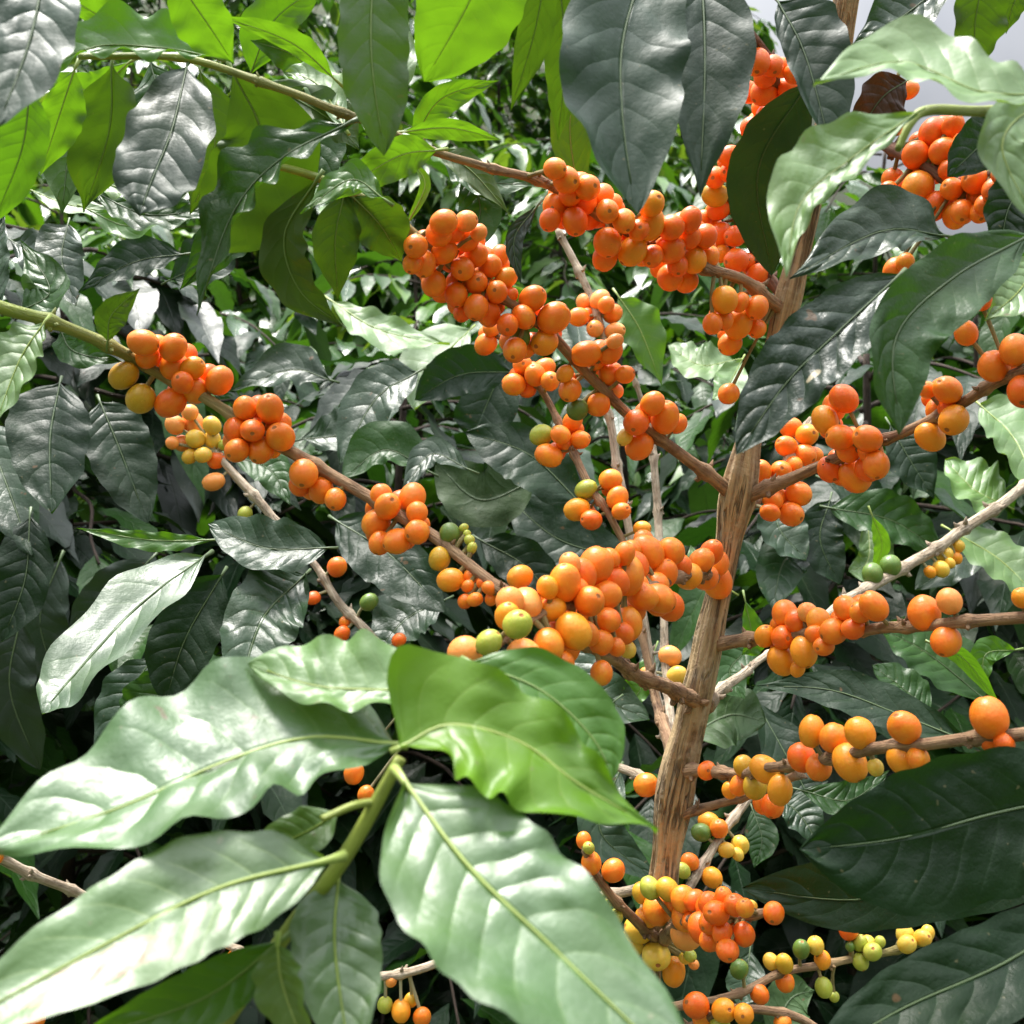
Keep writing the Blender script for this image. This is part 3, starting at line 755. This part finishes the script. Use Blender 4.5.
# ---- overhanging leaves, top middle and right
overs = [
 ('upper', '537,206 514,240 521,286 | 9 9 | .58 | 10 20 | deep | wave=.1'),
 ('chain', '660,-75 625,30 622,110 636,217 | 60 64 | .42 | 28 14 | smooth | wave=.12 blunt=1 fold=.3'),
 ('chain', '700,-55 705,60 700,197 | 50 40 | .47 | 20 -12 | smooth | wave=.06 fold=.25'),
 ('chain', '655,-30 660,80 690,130 | 30 30 | .50 | -10 10 | olive | under=1'),
 ('chain', '778,2 805,55 832,152 | 44 20 | .50 | 20 -10 | smooth | wave=.05 blunt=1'),
 ('chain', '548,-50 535,30 510,112 | 18 18 | .48 | -30 10 | olive | under=1'),
 ('chain', '560,-20 565,60 558,142 | 22 20 | .52 | -30 -10 | olive | under=1'),
 ('chain', '495,-70 470,0 424,82 | 52 50 | .45 | -28 10 | bright | under=1 wave=.06 blunt=1'),
 ('chain', '375,-60 371,50 384,156 | 36 34 | .42 | 5 20 | olive | wave=.08 blunt=1'),
 ('rup', '960,-30 905,15 852,45 | 26 26 | .52 | 30 -20 | gray | wave=.1'),
 ('rup', '990,-45 975,20 976,74 | 28 26 | .52 | -25 10 | olive | under=1'),
 ('rup', '1040,-30 1015,0 1006,34 | 12 12 | .55 | -25 10 | olive | under=1'),
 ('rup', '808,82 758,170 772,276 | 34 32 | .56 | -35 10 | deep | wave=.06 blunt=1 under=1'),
 ('rup', '908,80 880,100 852,146 | 26 24 | .57 | -10 10 | brown | wave=.15'),
 ('rup', '945,236 880,232 790,278 | 26 34 | .50 | 40 10 | gray | wave=.10 rib=.05'),
 ('rup', '900,275 835,335 785,385 736,456 | 38 40 | .44 | 30 -15 | scar | wave=.08 rib=.07 blunt=1'),
 ('rup', '1005,115 985,140 948,176 | 26 28 | .52 | 10 20 | dark | wave=.05 blunt=1'),
 ('rup', '1040,170 1010,205 1000,252 | 26 26 | .50 | 10 0 | dark | blunt=1'),
 ('rup', '1030,235 950,280 895,340 900,434 | 44 34 | .42 | 30 20 | mid | wave=.16 blunt=1 fold=.35'),
 ('rup', '1040,250 1020,290 985,320 | 24 24 | .46 | 40 0 | pale | wave=.1'),
]
for b, s in overs: hero_leaf(BR[b]['obj'], s)

# ---- pale shoot, upper right foreground
sh = empty('leafy_shoot', P(1150, 100, .40), 'pale green young shoot leaning in over the dark leaves beside the thick orange cherries', 'shoot')
stem(sh, [(898, 150, .37, 4), (915, 122, .37, 5), (935, 108, .375, 6), (985, 112, .385, 6), (1060, 108, .40, 7), (1150, 100, .40, 8)], nodes=False)
HL(sh,
 '1050,95 980,92 900,62 814,84 | 20 30 | .33 | 55 0 | pale | wave=.08 blunt=1 pr=.7',
 '918,112 850,160 800,205 786,278 | 22 40 | .35 | 35 -20 | pale | wave=.12 pr=.7',
 '1080,100 1030,110 1002,150 1040,230 | 30 26 | .34 | 30 10 | pale | wave=.1 blunt=1')

# ---- big leafy shoot, bottom left foreground
sb = empty('leafy_shoot', P(60, 1250, .30), 'big pale green leafy shoot with yellow stem filling the front below the cherries', 'shoot')
stem(sb, [(60, 1250, .34, 12), (200, 1060, .33, 10), (240, 1000, .32, 9.5), (285, 935, .315, 9), (330, 872, .31, 9), (368, 815, .31, 8.5), (402, 760, .31, 7)], nodes=False, gap=0)
stem(sb, [(375, 803, .31, 5), (350, 806, .305, 4.5), (320, 818, .30, 4)], nodes=False)
HL(sb,
 '397,745 310,738 225,762 120,808 -15,852 | 56 76 | .315 | 52 0 | fore | wave=.13 rib=.05 blunt=1 fold=.18',
 '330,860 220,888 110,942 -70,1040 | 60 56 | .275 | 40 10 | burnt | wave=.05 rib=.045 blunt=1 fold=.15 pl=16 pr=1.2',
 '405,783 470,868 560,955 720,1110 | 74 98 | .255 | 42 10 | fore | wave=.08 rib=.06 blunt=1 fold=.15 pl=25',
 '400,748 450,725 520,742 580,785 658,830 | 70 70 | .29 | 40 10 | bright | wave=.16 early=1 fold=.35',
 '470,662 540,690 590,735 614,778 | 36 40 | .33 | 35 10 | green | wave=.06 blunt=1',
 '440,690 370,690 310,685 248,664 | 24 46 | .33 | 48 0 | pale | wave=.14 blunt=1 rib=.05',
 '340,812 300,835 235,860 | 26 24 | .33 | 35 0 | pale | wave=.1',
 '282,940 200,1000 60,1045 | 30 32 | .30 | 20 0 | green | wave=.08',
 '278,944 283,985 310,1060 | 22 24 | .29 | 10 -30 | pale | blunt=1',
 '338,880 335,950 350,1060 | 46 44 | .30 | 35 10 | fore | wave=.06 blunt=1 pl=30')

# ---- dark leaves bottom right
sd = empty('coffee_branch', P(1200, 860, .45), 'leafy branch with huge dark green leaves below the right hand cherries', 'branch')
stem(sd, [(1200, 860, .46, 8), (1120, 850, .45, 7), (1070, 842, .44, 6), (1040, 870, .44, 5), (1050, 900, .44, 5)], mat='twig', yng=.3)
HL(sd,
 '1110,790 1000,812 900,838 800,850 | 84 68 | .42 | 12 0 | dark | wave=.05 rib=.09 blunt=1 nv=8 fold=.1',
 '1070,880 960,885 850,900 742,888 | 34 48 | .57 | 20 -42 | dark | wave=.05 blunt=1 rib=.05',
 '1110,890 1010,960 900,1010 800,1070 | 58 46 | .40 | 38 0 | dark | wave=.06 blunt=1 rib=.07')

# ------------------------------------------------------------------ neighbouring plants
def terrain(x, y):
    px = 512 + (x / y * F if y > 1 else 0)
    k = max(0, min(1, (1050 - px) / 500)) if y > 1 else 1
    k = k * k * (3 - 2 * k)
    up = max(0, y - 3.2) * (.22 + .50 * k)
    up = up if up < 14 else 14 + (up - 14) * .1
    bk = max(0, -y - 1.5) * .55  # unseen slope behind the camera, raised to darken low-angle reflections
    bk = min(bk, 8)
    return up + bk + .03 * noise.noise(Vector((x, y, 0)))

def plant(loc, h, rad, label, seed, mats, group='coffee bushes behind the fruiting tree', nb=34, dens=11, zmin=.15, leaf_len=.13, res=(12, 2), heroes=(), cutn=0):
    rnd = random.Random(seed)
    t = empty('coffee_bush', Vector(loc), label, 'bush', group)
    mbt = MB()
    x, y, z = loc
    tr = [Vector((x, y, z - .05))]
    for i in range(1, 9):
        tr.append(Vector((x + rnd.uniform(-.02, .02), y + rnd.uniform(-.02, .02), z + h * i / 8)))
    cc = catmull([tuple(q) for q in tr], 60)
    tube(mbt, cc, [.018 * (1 - .7 * i / 60) for i in range(61)], 12, None, 0, .1)
    mbt.build('trunk', [BM['darkstem']], t)
    mbb = MB(); groups = {k: MB() for k in mats}
    for b in range(nb):
        fz = zmin + (1 - zmin) * (b + .5) / nb
        az = b * 2.399 + rnd.uniform(-.4, .4)
        L = rad * (1.05 - .55 * max(0, fz - .45) / .55) * rnd.uniform(.75, 1.15)
        st = Vector((x, y, z + h * fz))
        dr = Vector((math.cos(az), math.sin(az), rnd.uniform(.15, .5)))
        pts = []
        for k in range(7):
            s = k / 6
            pts.append(st + dr * L * s + Vector((0, 0, -L * .55 * s * s)) + Vector((rnd.uniform(-1, 1), rnd.uniform(-1, 1), rnd.uniform(-1, 1))) * .008)
        cc = [Vector(q) for q in catmull([tuple(q) for q in pts], 24)]
        tube(mbb, cc, [.0045 * (1 - .6 * i / 24) for i in range(25)], 6, None, 0, 0)
        npair = max(4, int(L / .052))
        for k in range(npair):
            s = .18 + .82 * (k + rnd.uniform(0, .5)) / npair
            i = min(23, int(s * 24))
            p = cc[i]; tdir = (cc[i + 1] - cc[i]).normalized()
            side = tdir.cross(Vector((0, 0, 1))).normalized()
            for sg in ((-1, 1) if k < npair - 1 else (-1, 0, 1)):
                if rnd.random() < .08: continue
                ll = leaf_len * rnd.uniform(.7, 1.25)
                out = (side * sg * rnd.uniform(.7, 1.1) + tdir * rnd.uniform(.35, .9) + Vector((0, 0, rnd.uniform(-.5, .15)))).normalized()
                n = (Vector((0, 0, 1)) + Vector((rnd.uniform(-.5, .5), rnd.uniform(-.5, .5), 0)))
                n = (n - out * n.dot(out)).normalized()
                sd_ = out.cross(n)
                dr_ = rnd.uniform(.15, .55)
                NU, NV = res
                mid, sl, sr, nn = [], [], [], []
                wv = ll * rnd.uniform(.17, .23)
                for q in range(NU + 1):
                    u = q / NU
                    mid.append(p + out * (.01 + ll * u) + Vector((0, 0, -dr_ * ll * u * u)))
                    w = prof(u, PROF) * wv
                    sl.append(sd_ * w); sr.append(-sd_ * w)
                    nn.append((n + out * dr_ * u).normalized())
                g = rnd.choices(list(mats), weights=[mats[k2] for k2 in mats])[0]
                m_ = groups[g]
                k0 = len(m_.f)
                leaf_geo(m_, mid, sl, sr, nn, NU, NV, .16, .0, rnd.uniform(.05, .35), 9, rnd, PROF)
                f = m_.f[k0 + NU * NV]
                e = (m_.v[f[1]] - m_.v[f[0]]).cross(m_.v[f[3]] - m_.v[f[0]])
                if e.dot(n) < 0:
                    for q in range(k0, len(m_.f)): m_.f[q] = tuple(reversed(m_.f[q]))
    mbb.build('branches', [BM['darkstem']], t)
    allm = MB(); mi = 0; ml = []
    for k, g in groups.items():
        if not g.f: continue
        o = len(allm.v)
        allm.v += g.v; allm.uv += g.uv; allm.at += g.at
        allm.f += [tuple(i + o for i in f) for f in g.f]; allm.mi += [mi] * len(g.f)
        ml.append(LM[k]); mi += 1
    allm.build('foliage', ml, t)
    return t

def px_loc(px, d):
    return ((px - 512) / F * d, d, 0)
PL = {}
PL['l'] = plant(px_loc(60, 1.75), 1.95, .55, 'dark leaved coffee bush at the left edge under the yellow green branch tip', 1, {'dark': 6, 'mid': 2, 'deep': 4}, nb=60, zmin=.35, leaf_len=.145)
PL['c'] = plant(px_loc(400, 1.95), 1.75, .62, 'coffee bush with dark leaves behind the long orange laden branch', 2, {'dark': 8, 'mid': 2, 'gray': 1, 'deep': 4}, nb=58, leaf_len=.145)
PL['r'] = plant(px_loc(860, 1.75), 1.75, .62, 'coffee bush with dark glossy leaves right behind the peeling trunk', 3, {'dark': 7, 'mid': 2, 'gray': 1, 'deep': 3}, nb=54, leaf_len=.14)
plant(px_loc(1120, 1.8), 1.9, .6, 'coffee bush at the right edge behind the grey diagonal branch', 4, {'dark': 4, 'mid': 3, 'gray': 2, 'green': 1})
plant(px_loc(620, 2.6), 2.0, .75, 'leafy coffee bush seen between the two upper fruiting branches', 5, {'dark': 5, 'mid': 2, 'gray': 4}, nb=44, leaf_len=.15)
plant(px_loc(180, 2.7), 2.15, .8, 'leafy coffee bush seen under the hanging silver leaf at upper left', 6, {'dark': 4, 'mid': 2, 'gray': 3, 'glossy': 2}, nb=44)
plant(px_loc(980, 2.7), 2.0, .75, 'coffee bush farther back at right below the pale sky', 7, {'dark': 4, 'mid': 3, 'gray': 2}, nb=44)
def hp(px, d, dz=0):
    x = (px - 512) / F * d
    return (x, d, terrain(x, d))
far = [(420, 3.7, 2.0, 8, 'far bright coffee bush behind the thin green leaves at top centre'),
       (60, 3.8, 2.2, 9, 'far coffee bush in the upper left corner behind the backlit leaves'),
       (760, 3.9, 2.1, 10, 'far coffee bush behind the top of the trunk'),
       (240, 4.7, 2.0, 11, 'hillside coffee bush above and behind the silver hanging leaf'),
       (560, 4.8, 2.0, 12, 'hillside coffee bush behind the upper cherry branch, right of the bright olive leaves'),
       (940, 4.8, 1.7, 13, 'hillside coffee bush low under the patch of pale sky'),
       (880, 3.6, 2.55, 20, 'tall coffee bush behind the pale shoot under the sky at upper right'),
       (1040, 3.9, 2.3, 21, 'coffee bush behind the overhanging leaves at the upper right corner'),
       (330, 5.2, 2.1, 22, 'hillside coffee bush behind the thin yellow green stem'),
       (20, 7.0, 2.3, 23, 'uppermost small coffee bush on the slope in the left corner'),
       (700, 7.8, 2.3, 24, 'small looking coffee bush high on the slope behind the upper trunk'),
       (160, 8.6, 2.3, 25, 'farthest coffee bush on the slope above the hanging silver leaf'),
       (400, 9.2, 2.3, 26, 'farthest coffee bush on the slope above the gap at top centre'),
       (-40, 5.2, 2.0, 14, 'hillside coffee bush in the very corner behind the big grey leaf'),
       (390, 5.9, 2.0, 15, 'highest coffee bush on the hillside, seen beside the narrow olive leaf at top centre'),
       (130, 6.2, 2.0, 16, 'high hillside coffee bush behind the green stem at upper left'),
       (650, 6.2, 1.8, 17, 'high hillside coffee bush mostly hidden by the two big grey leaves'),
       (280, 7.4, 2.2, 18, 'small looking bright coffee bush high on the slope at top left'),
       (500, 7.6, 2.2, 19, 'small looking bright coffee bush high on the slope at top centre')]
for px, d, h, sd, lb in far:
    plant(hp(px, d), h, .95, lb, sd, {'mid': 4, 'glossy': 5, 'green': 1, 'pale': 2}, nb=44, res=(7, 1), leaf_len=.17, group='coffee bushes on the slope')  # pale leaves mixed in, sunlit brightness put into their colour

# larger leaves of the neighbouring plants that can be told apart
mids = {
'l': [  # first three leaves use the shadow colour to darken the gap here
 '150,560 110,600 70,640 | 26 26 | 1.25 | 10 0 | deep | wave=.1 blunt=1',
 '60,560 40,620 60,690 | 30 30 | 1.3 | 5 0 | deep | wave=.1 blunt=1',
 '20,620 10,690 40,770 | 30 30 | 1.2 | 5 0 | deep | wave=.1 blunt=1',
 '60,383 50,440 52,514 | 42 40 | .92 | 38 0 | dark | wave=.08 blunt=1 rib=.05',
 '100,402 120,450 148,524 | 32 34 | .98 | 30 20 | dark | wave=.08 blunt=1 rib=.07',
 '-20,420 5,480 32,556 | 30 30 | 1.0 | 38 10 | gray | wave=.08 blunt=1',
 '30,516 25,580 2,642 | 28 30 | .95 | 20 0 | dark | wave=.08 blunt=1',
 '68,224 62,260 76,306 | 24 24 | .95 | 40 -10 | gray | wave=.10 blunt=1',
 '186,254 135,262 78,292 | 18 20 | .90 | 25 0 | dark | wave=.12',
 '10,240 45,262 62,300 | 22 24 | 1.0 | 40 0 | gray | wave=.15',
 '30,190 70,205 130,215 | 9 12 | .95 | 45 0 | pale | wave=.1',
 '85,208 130,226 175,205 | 10 14 | .85 | 20 0 | green | wave=.2',
 '170,280 210,260 235,232 | 26 26 | 1.0 | 20 0 | dark | wave=.1',
],
'c': [
 '214,540 150,540 76,528 | 12 8 | .80 | 20 0 | green | wave=.3 fold=.3',
 '328,548 265,548 208,524 | 26 26 | .78 | 38 0 | gray | wave=.12 blunt=1 rib=.06',
 '206,556 140,605 70,680 42,714 | 30 30 | .70 | 52 0 | soft | wave=.14 blunt=1 rib=.03',
 '222,575 185,640 165,705 | 34 34 | .80 | 20 0 | dark | wave=.08 blunt=1 rib=.06',
 '305,575 262,620 238,694 | 40 36 | .75 | 45 10 | gray | wave=.12 blunt=1',
 '155,655 125,700 93,762 | 18 24 | .85 | 30 0 | gray | wave=.12',
 '180,660 150,710 125,740 | 30 30 | .80 | 20 0 | mid | wave=.12',
 '582,505 530,455 466,432 | 36 24 | 1.1 | 28 0 | dark | wave=.08 blunt=1 rib=.03',
 '535,480 480,500 435,462 | 30 34 | 1.15 | 25 0 | dark | wave=.08 blunt=1',
 '418,372 375,400 340,465 | 26 24 | 1.1 | 40 -10 | gray | wave=.08 blunt=1 rib=.05',
 '430,472 385,450 342,480 | 14 26 | 1.05 | 35 0 | mid | wave=.1 blunt=1',
 '470,470 430,455 400,500 | 12 14 | 1.0 | 45 0 | gray | wave=.1',
 '512,372 460,375 415,400 | 22 26 | 1.2 | 10 0 | dark | wave=.1 blunt=1',
 '510,350 480,420 470,440 | 32 26 | 1.3 | 15 0 | dark | wave=.1 blunt=1',
 '335,520 390,555 445,612 | 28 36 | .95 | 38 -10 | dark | wave=.1 blunt=1 rib=.10 nv=8',
 '445,600 405,620 372,660 | 30 30 | 1.0 | 45 -10 | gray | wave=.1',
 '630,560 560,540 510,500 | 32 30 | 1.2 | 30 0 | dark | wave=.08 blunt=1 rib=.04',
 '480,540 530,570 560,620 | 22 26 | 1.15 | 30 0 | dark | wave=.1 blunt=1',
 '330,380 290,370 230,392 | 16 22 | 1.2 | 40 0 | gray | wave=.12',
 '300,440 350,430 390,380 | 22 22 | 1.25 | 40 0 | gray | wave=.12',
 '230,455 270,470 290,505 | 20 20 | 1.1 | 40 0 | mid | wave=.1',
 '330,300 380,330 450,345 | 14 22 | 1.35 | 45 0 | pale | wave=.12',
 '470,330 430,370 415,410 | 26 28 | 1.35 | 50 -10 | pale | wave=.05 blunt=1',
 '618,296 640,330 662,386 | 22 22 | 1.1 | 15 10 | bright | wave=.2 under=1',
 '616,700 590,720 570,760 | 22 30 | .9 | 30 0 | mid | wave=.1',
 '655,650 640,690 620,710 | 10 18 | .95 | 20 0 | green | wave=.2',
 '560,640 590,690 650,720 | 26 26 | .95 | 40 0 | gray | wave=.1 blunt=1',
 '620,770 600,830 655,880 | 22 22 | .95 | 35 0 | gray | wave=.1 blunt=1 rib=.08'],
'r': [
 '975,745 900,715 830,690 752,686 | 22 22 | .80 | 40 0 | dark | wave=.06 rib=.07 nv=7',
 '985,700 930,655 880,628 | 26 30 | .92 | 38 10 | mid | wave=.08 blunt=1 rib=.08',
 '930,712 905,690 872,665 | 18 18 | .85 | 40 0 | mid | wave=.1 blunt=1',
 '935,645 965,660 1002,708 | 9 9 | .68 | -20 0 | green | wave=.1 under=1',
 '1015,650 985,655 985,690 | 12 16 | .75 | 20 0 | green | wave=.2',
 '980,405 1015,440 1040,500 | 26 26 | 1.05 | 50 0 | pale | wave=.1 blunt=1',
 '1005,505 975,490 945,460 | 22 24 | 1.05 | 45 0 | pale | wave=.2 blunt=1',
 '868,520 868,560 848,572 | 24 12 | 1.1 | 35 0 | pale | wave=.1 blunt=1',
 '872,515 882,545 872,575 | 8 9 | 1.05 | -20 0 | bright | under=1',
 '775,505 780,530 806,560 | 26 22 | 1.1 | 38 0 | gray | wave=.1 blunt=1',
 '830,500 820,540 840,585 | 22 22 | 1.1 | 25 0 | dark | wave=.1 blunt=1 rib=.06',
 '815,550 785,560 772,610 | 26 26 | 1.1 | 38 -10 | gray | wave=.1 blunt=1',
 '830,508 890,520 942,552 | 24 22 | 1.1 | 30 0 | mid | wave=.12 blunt=1 rib=.08',
 '825,480 865,500 880,540 | 20 20 | 1.15 | 30 0 | dark | wave=.1',
 '1000,540 960,560 915,590 | 20 28 | 1.1 | 40 0 | gray | wave=.1 blunt=1',
 '950,530 1000,560 1040,600 | 20 24 | 1.0 | 45 0 | pale | wave=.1 blunt=1',
 '690,735 730,715 766,722 | 26 34 | .98 | 38 0 | gray | wave=.12 blunt=1 rib=.10 nv=7',
 '752,808 762,840 754,868 | 16 18 | .95 | 40 0 | mid | wave=.08 rib=.06',
 '782,800 800,815 822,850 | 22 18 | .92 | 42 0 | gray | wave=.12 rib=.10 nv=7',
 '800,790 850,800 890,770 | 18 18 | .9 | 35 0 | mid | wave=.1',
 '770,1040 790,1000 815,990 | 26 26 | .95 | 30 0 | gray | wave=.08 rib=.08',
 '750,950 745,985 740,1010 | 20 20 | .9 | 40 0 | gray | wave=.08',
 '730,590 700,570 690,545 | 14 14 | .95 | 30 0 | pale | wave=.1',
 '745,600 752,640 742,655 | 14 10 | .9 | 0 0 | green | wave=.2',
 '755,700 800,780 810,800 | 30 30 | 1.0 | 38 0 | dark | wave=.1',
 '760,640 730,670 745,700 | 24 24 | .98 | 40 0 | mid | wave=.1',
 '890,425 910,460 935,500 | 24 24 | 1.1 | 25 0 | dark | wave=.1',
 '735,360 700,365 668,345 | 20 16 | 1.15 | 50 0 | pale | wave=.1 blunt=1',
 '742,360 728,385 712,400 | 18 16 | 1.05 | 45 0 | pale | wave=.1'],
}
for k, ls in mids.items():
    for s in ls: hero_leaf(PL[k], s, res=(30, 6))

# ------------------------------------------------------------------ ground, hill
def sheet(name, f, x0, x1, y0, y1, nx, ny, mat):
    mb = MB()
    for j in range(ny + 1):
        for i in range(nx + 1):
            x = x0 + (x1 - x0) * i / nx; y = y0 + (y1 - y0) * j / ny
            mb.v.append(Vector((x, y, f(x, y)))); mb.uv.append((x, y)); mb.at.append(0)
    for j in range(ny):
        for i in range(nx):
            k = j * (nx + 1) + i
            mb.f.append((k, k + 1, k + nx + 2, k + nx + 1)); mb.mi.append(0)
    o = mb.build(name, [mat]); o['kind'] = 'structure'
    return o
def soil():
    m, nt, N, L = newmat('soil')
    tc = N.new('ShaderNodeTexCoord')
    a = nnoise(nt, tc.outputs['Object'], 3, 6); b = nnoise(nt, tc.outputs['Object'], 40, 5)
    c = nmix(nt, nramp(nt, a, .4, .6), (.035, .024, .015), (.06, .045, .028))
    c = nmix(nt, nramp(nt, b, .42, .56, 0, .9), c, (.035, .075, .018))
    p = N.new('ShaderNodeBsdfPrincipled'); L.new(c, p.inputs['Base Color']); p.inputs['Roughness'].default_value = .95
    bp = N.new('ShaderNodeBump'); bp.inputs['Distance'].default_value = .02; L.new(b, bp.inputs['Height']); L.new(bp.outputs[0], p.inputs['Normal'])
    out = N.new('ShaderNodeOutputMaterial'); L.new(p.outputs[0], out.inputs[0])
    return m
SO = soil()
sheet('ground', terrain, -60, 60, -60, 60, 240, 240, SO)
ug = MB(); ru = random.Random(99)
for i in range(13000):
    d = 3.3 + 9 * ru.random() ** 1.3
    x = (ru.uniform(-700, 1150) - 512) / F * d
    z = terrain(x, d) + ru.uniform(.0, .55)
    az = ru.uniform(0, 6.28); ll = ru.uniform(.08, .2)
    out_ = Vector((math.cos(az), math.sin(az), ru.uniform(-.4, .5))).normalized()
    n = Vector((ru.uniform(-.5, .5), ru.uniform(-.7, .3), 1)); n = (n - out_ * n.dot(out_)).normalized()
    sd_ = out_.cross(n); p = Vector((x, d, z)); NU = 6
    mid = [p + out_ * ll * q / NU + Vector((0, 0, -.35 * ll * (q / NU) ** 2)) for q in range(NU + 1)]
    W = [prof(q / NU, PROF) * ll * .2 for q in range(NU + 1)]
    k0 = len(ug.f)
    leaf_geo(ug, mid, [sd_ * w_ for w_ in W], [-sd_ * w_ for w_ in W], [n] * (NU + 1), NU, 1, .16, 0, ru.uniform(0, .4), 9, ru, PROF)
    mi_ = ru.choice((0, 0, 1, 2, 2))
    for q in range(k0, len(ug.f)): ug.mi[q] = mi_; ug.f[q] = tuple(reversed(ug.f[q]))
uo = ug.build('undergrowth', [LM['mid'], LM['glossy'], LM['gray']]); uo['kind'] = 'stuff'

# ------------------------------------------------------------------ world, sun, camera
w = bpy.data.worlds.new('World'); scene.world = w; w.use_nodes = True
nt = w.node_tree; nt.nodes.clear()
sky = nt.nodes.new('ShaderNodeTexSky'); sky.sky_type = 'NISHITA'; sky.sun_disc = False
SUN_EL, SUN_AZ = 73, -40      # azimuth measured from +Y towards +X
sky.sun_elevation = R(SUN_EL); sky.sun_rotation = R(SUN_AZ)
sky.air_density = 1.2; sky.dust_density = 3.0; sky.ozone_density = 1
tc = nt.nodes.new('ShaderNodeTexCoord')
cn = nnoise(nt, tc.outputs['Generated'], 2.2, 5, .6)
cf = nramp(nt, cn, .30, .60, .85, 1.0)
lp = nmix(nt, nramp(nt, nnoise(nt, tc.outputs['Generated'], 5, 4), .3, .7), (8.6, 9.0, 10.0), (12.3, 12.6, 13.2))
cc = nmix(nt, cf, sky.outputs[0], lp)
sx = nt.nodes.new('ShaderNodeSeparateXYZ'); nt.links.new(tc.outputs['Generated'], sx.inputs[0])
zz = nmath(nt, 'POWER', nmath(nt, 'MAXIMUM', sx.outputs[2], 0.0), 2.3)
zf = nmath(nt, 'ADD', .14, nmath(nt, 'MULTIPLY', zz, 2.3))       # an overcast sky is about three times as bright overhead as at the horizon
vm = nt.nodes.new('ShaderNodeVectorMath'); vm.operation = 'SCALE'
nt.links.new(cc, vm.inputs[0]); nt.links.new(zf, vm.inputs['Scale']); cc = vm.outputs[0]
bg = nt.nodes.new('ShaderNodeBackground'); bg.inputs[1].default_value = .088
nt.links.new(cc, bg.inputs[0])
wo = nt.nodes.new('ShaderNodeOutputWorld'); nt.links.new(bg.outputs[0], wo.inputs[0])

sun = bpy.data.lights.new('sun', 'SUN'); sun.energy = 3.9; sun.angle = R(16); sun.color = (1, .96, .9)
so = bpy.data.objects.new('sun', sun); link(so)
az, el = R(SUN_AZ), R(SUN_EL)
to_sun = Vector((math.sin(az) * math.cos(el), math.cos(az) * math.cos(el), math.sin(el)))
so.rotation_mode = 'QUATERNION'; so.rotation_quaternion = to_sun.to_track_quat('Z', 'Y')
so.location = to_sun * 5

cam = bpy.data.cameras.new('camera'); co = bpy.data.objects.new('camera', cam); link(co)
co.location = (0, 0, CZ); co.rotation_euler = (R(90), 0, 0)
cam.sensor_width = 36; cam.lens = 36 * F / 1024
cam.clip_start = .02; cam.clip_end = 500
cam.dof.use_dof = True; cam.dof.focus_distance = .66; cam.dof.aperture_fstop = cam.lens / 1.9
scene.camera = co
scene.view_settings.view_transform = 'Standard'; scene.view_settings.look = 'None'
scene.view_settings.gamma = 1; scene.view_settings.exposure = 1.0
scene.cycles.max_bounces = 8; scene.cycles.transmission_bounces = 4
scene.cycles.use_denoising = True
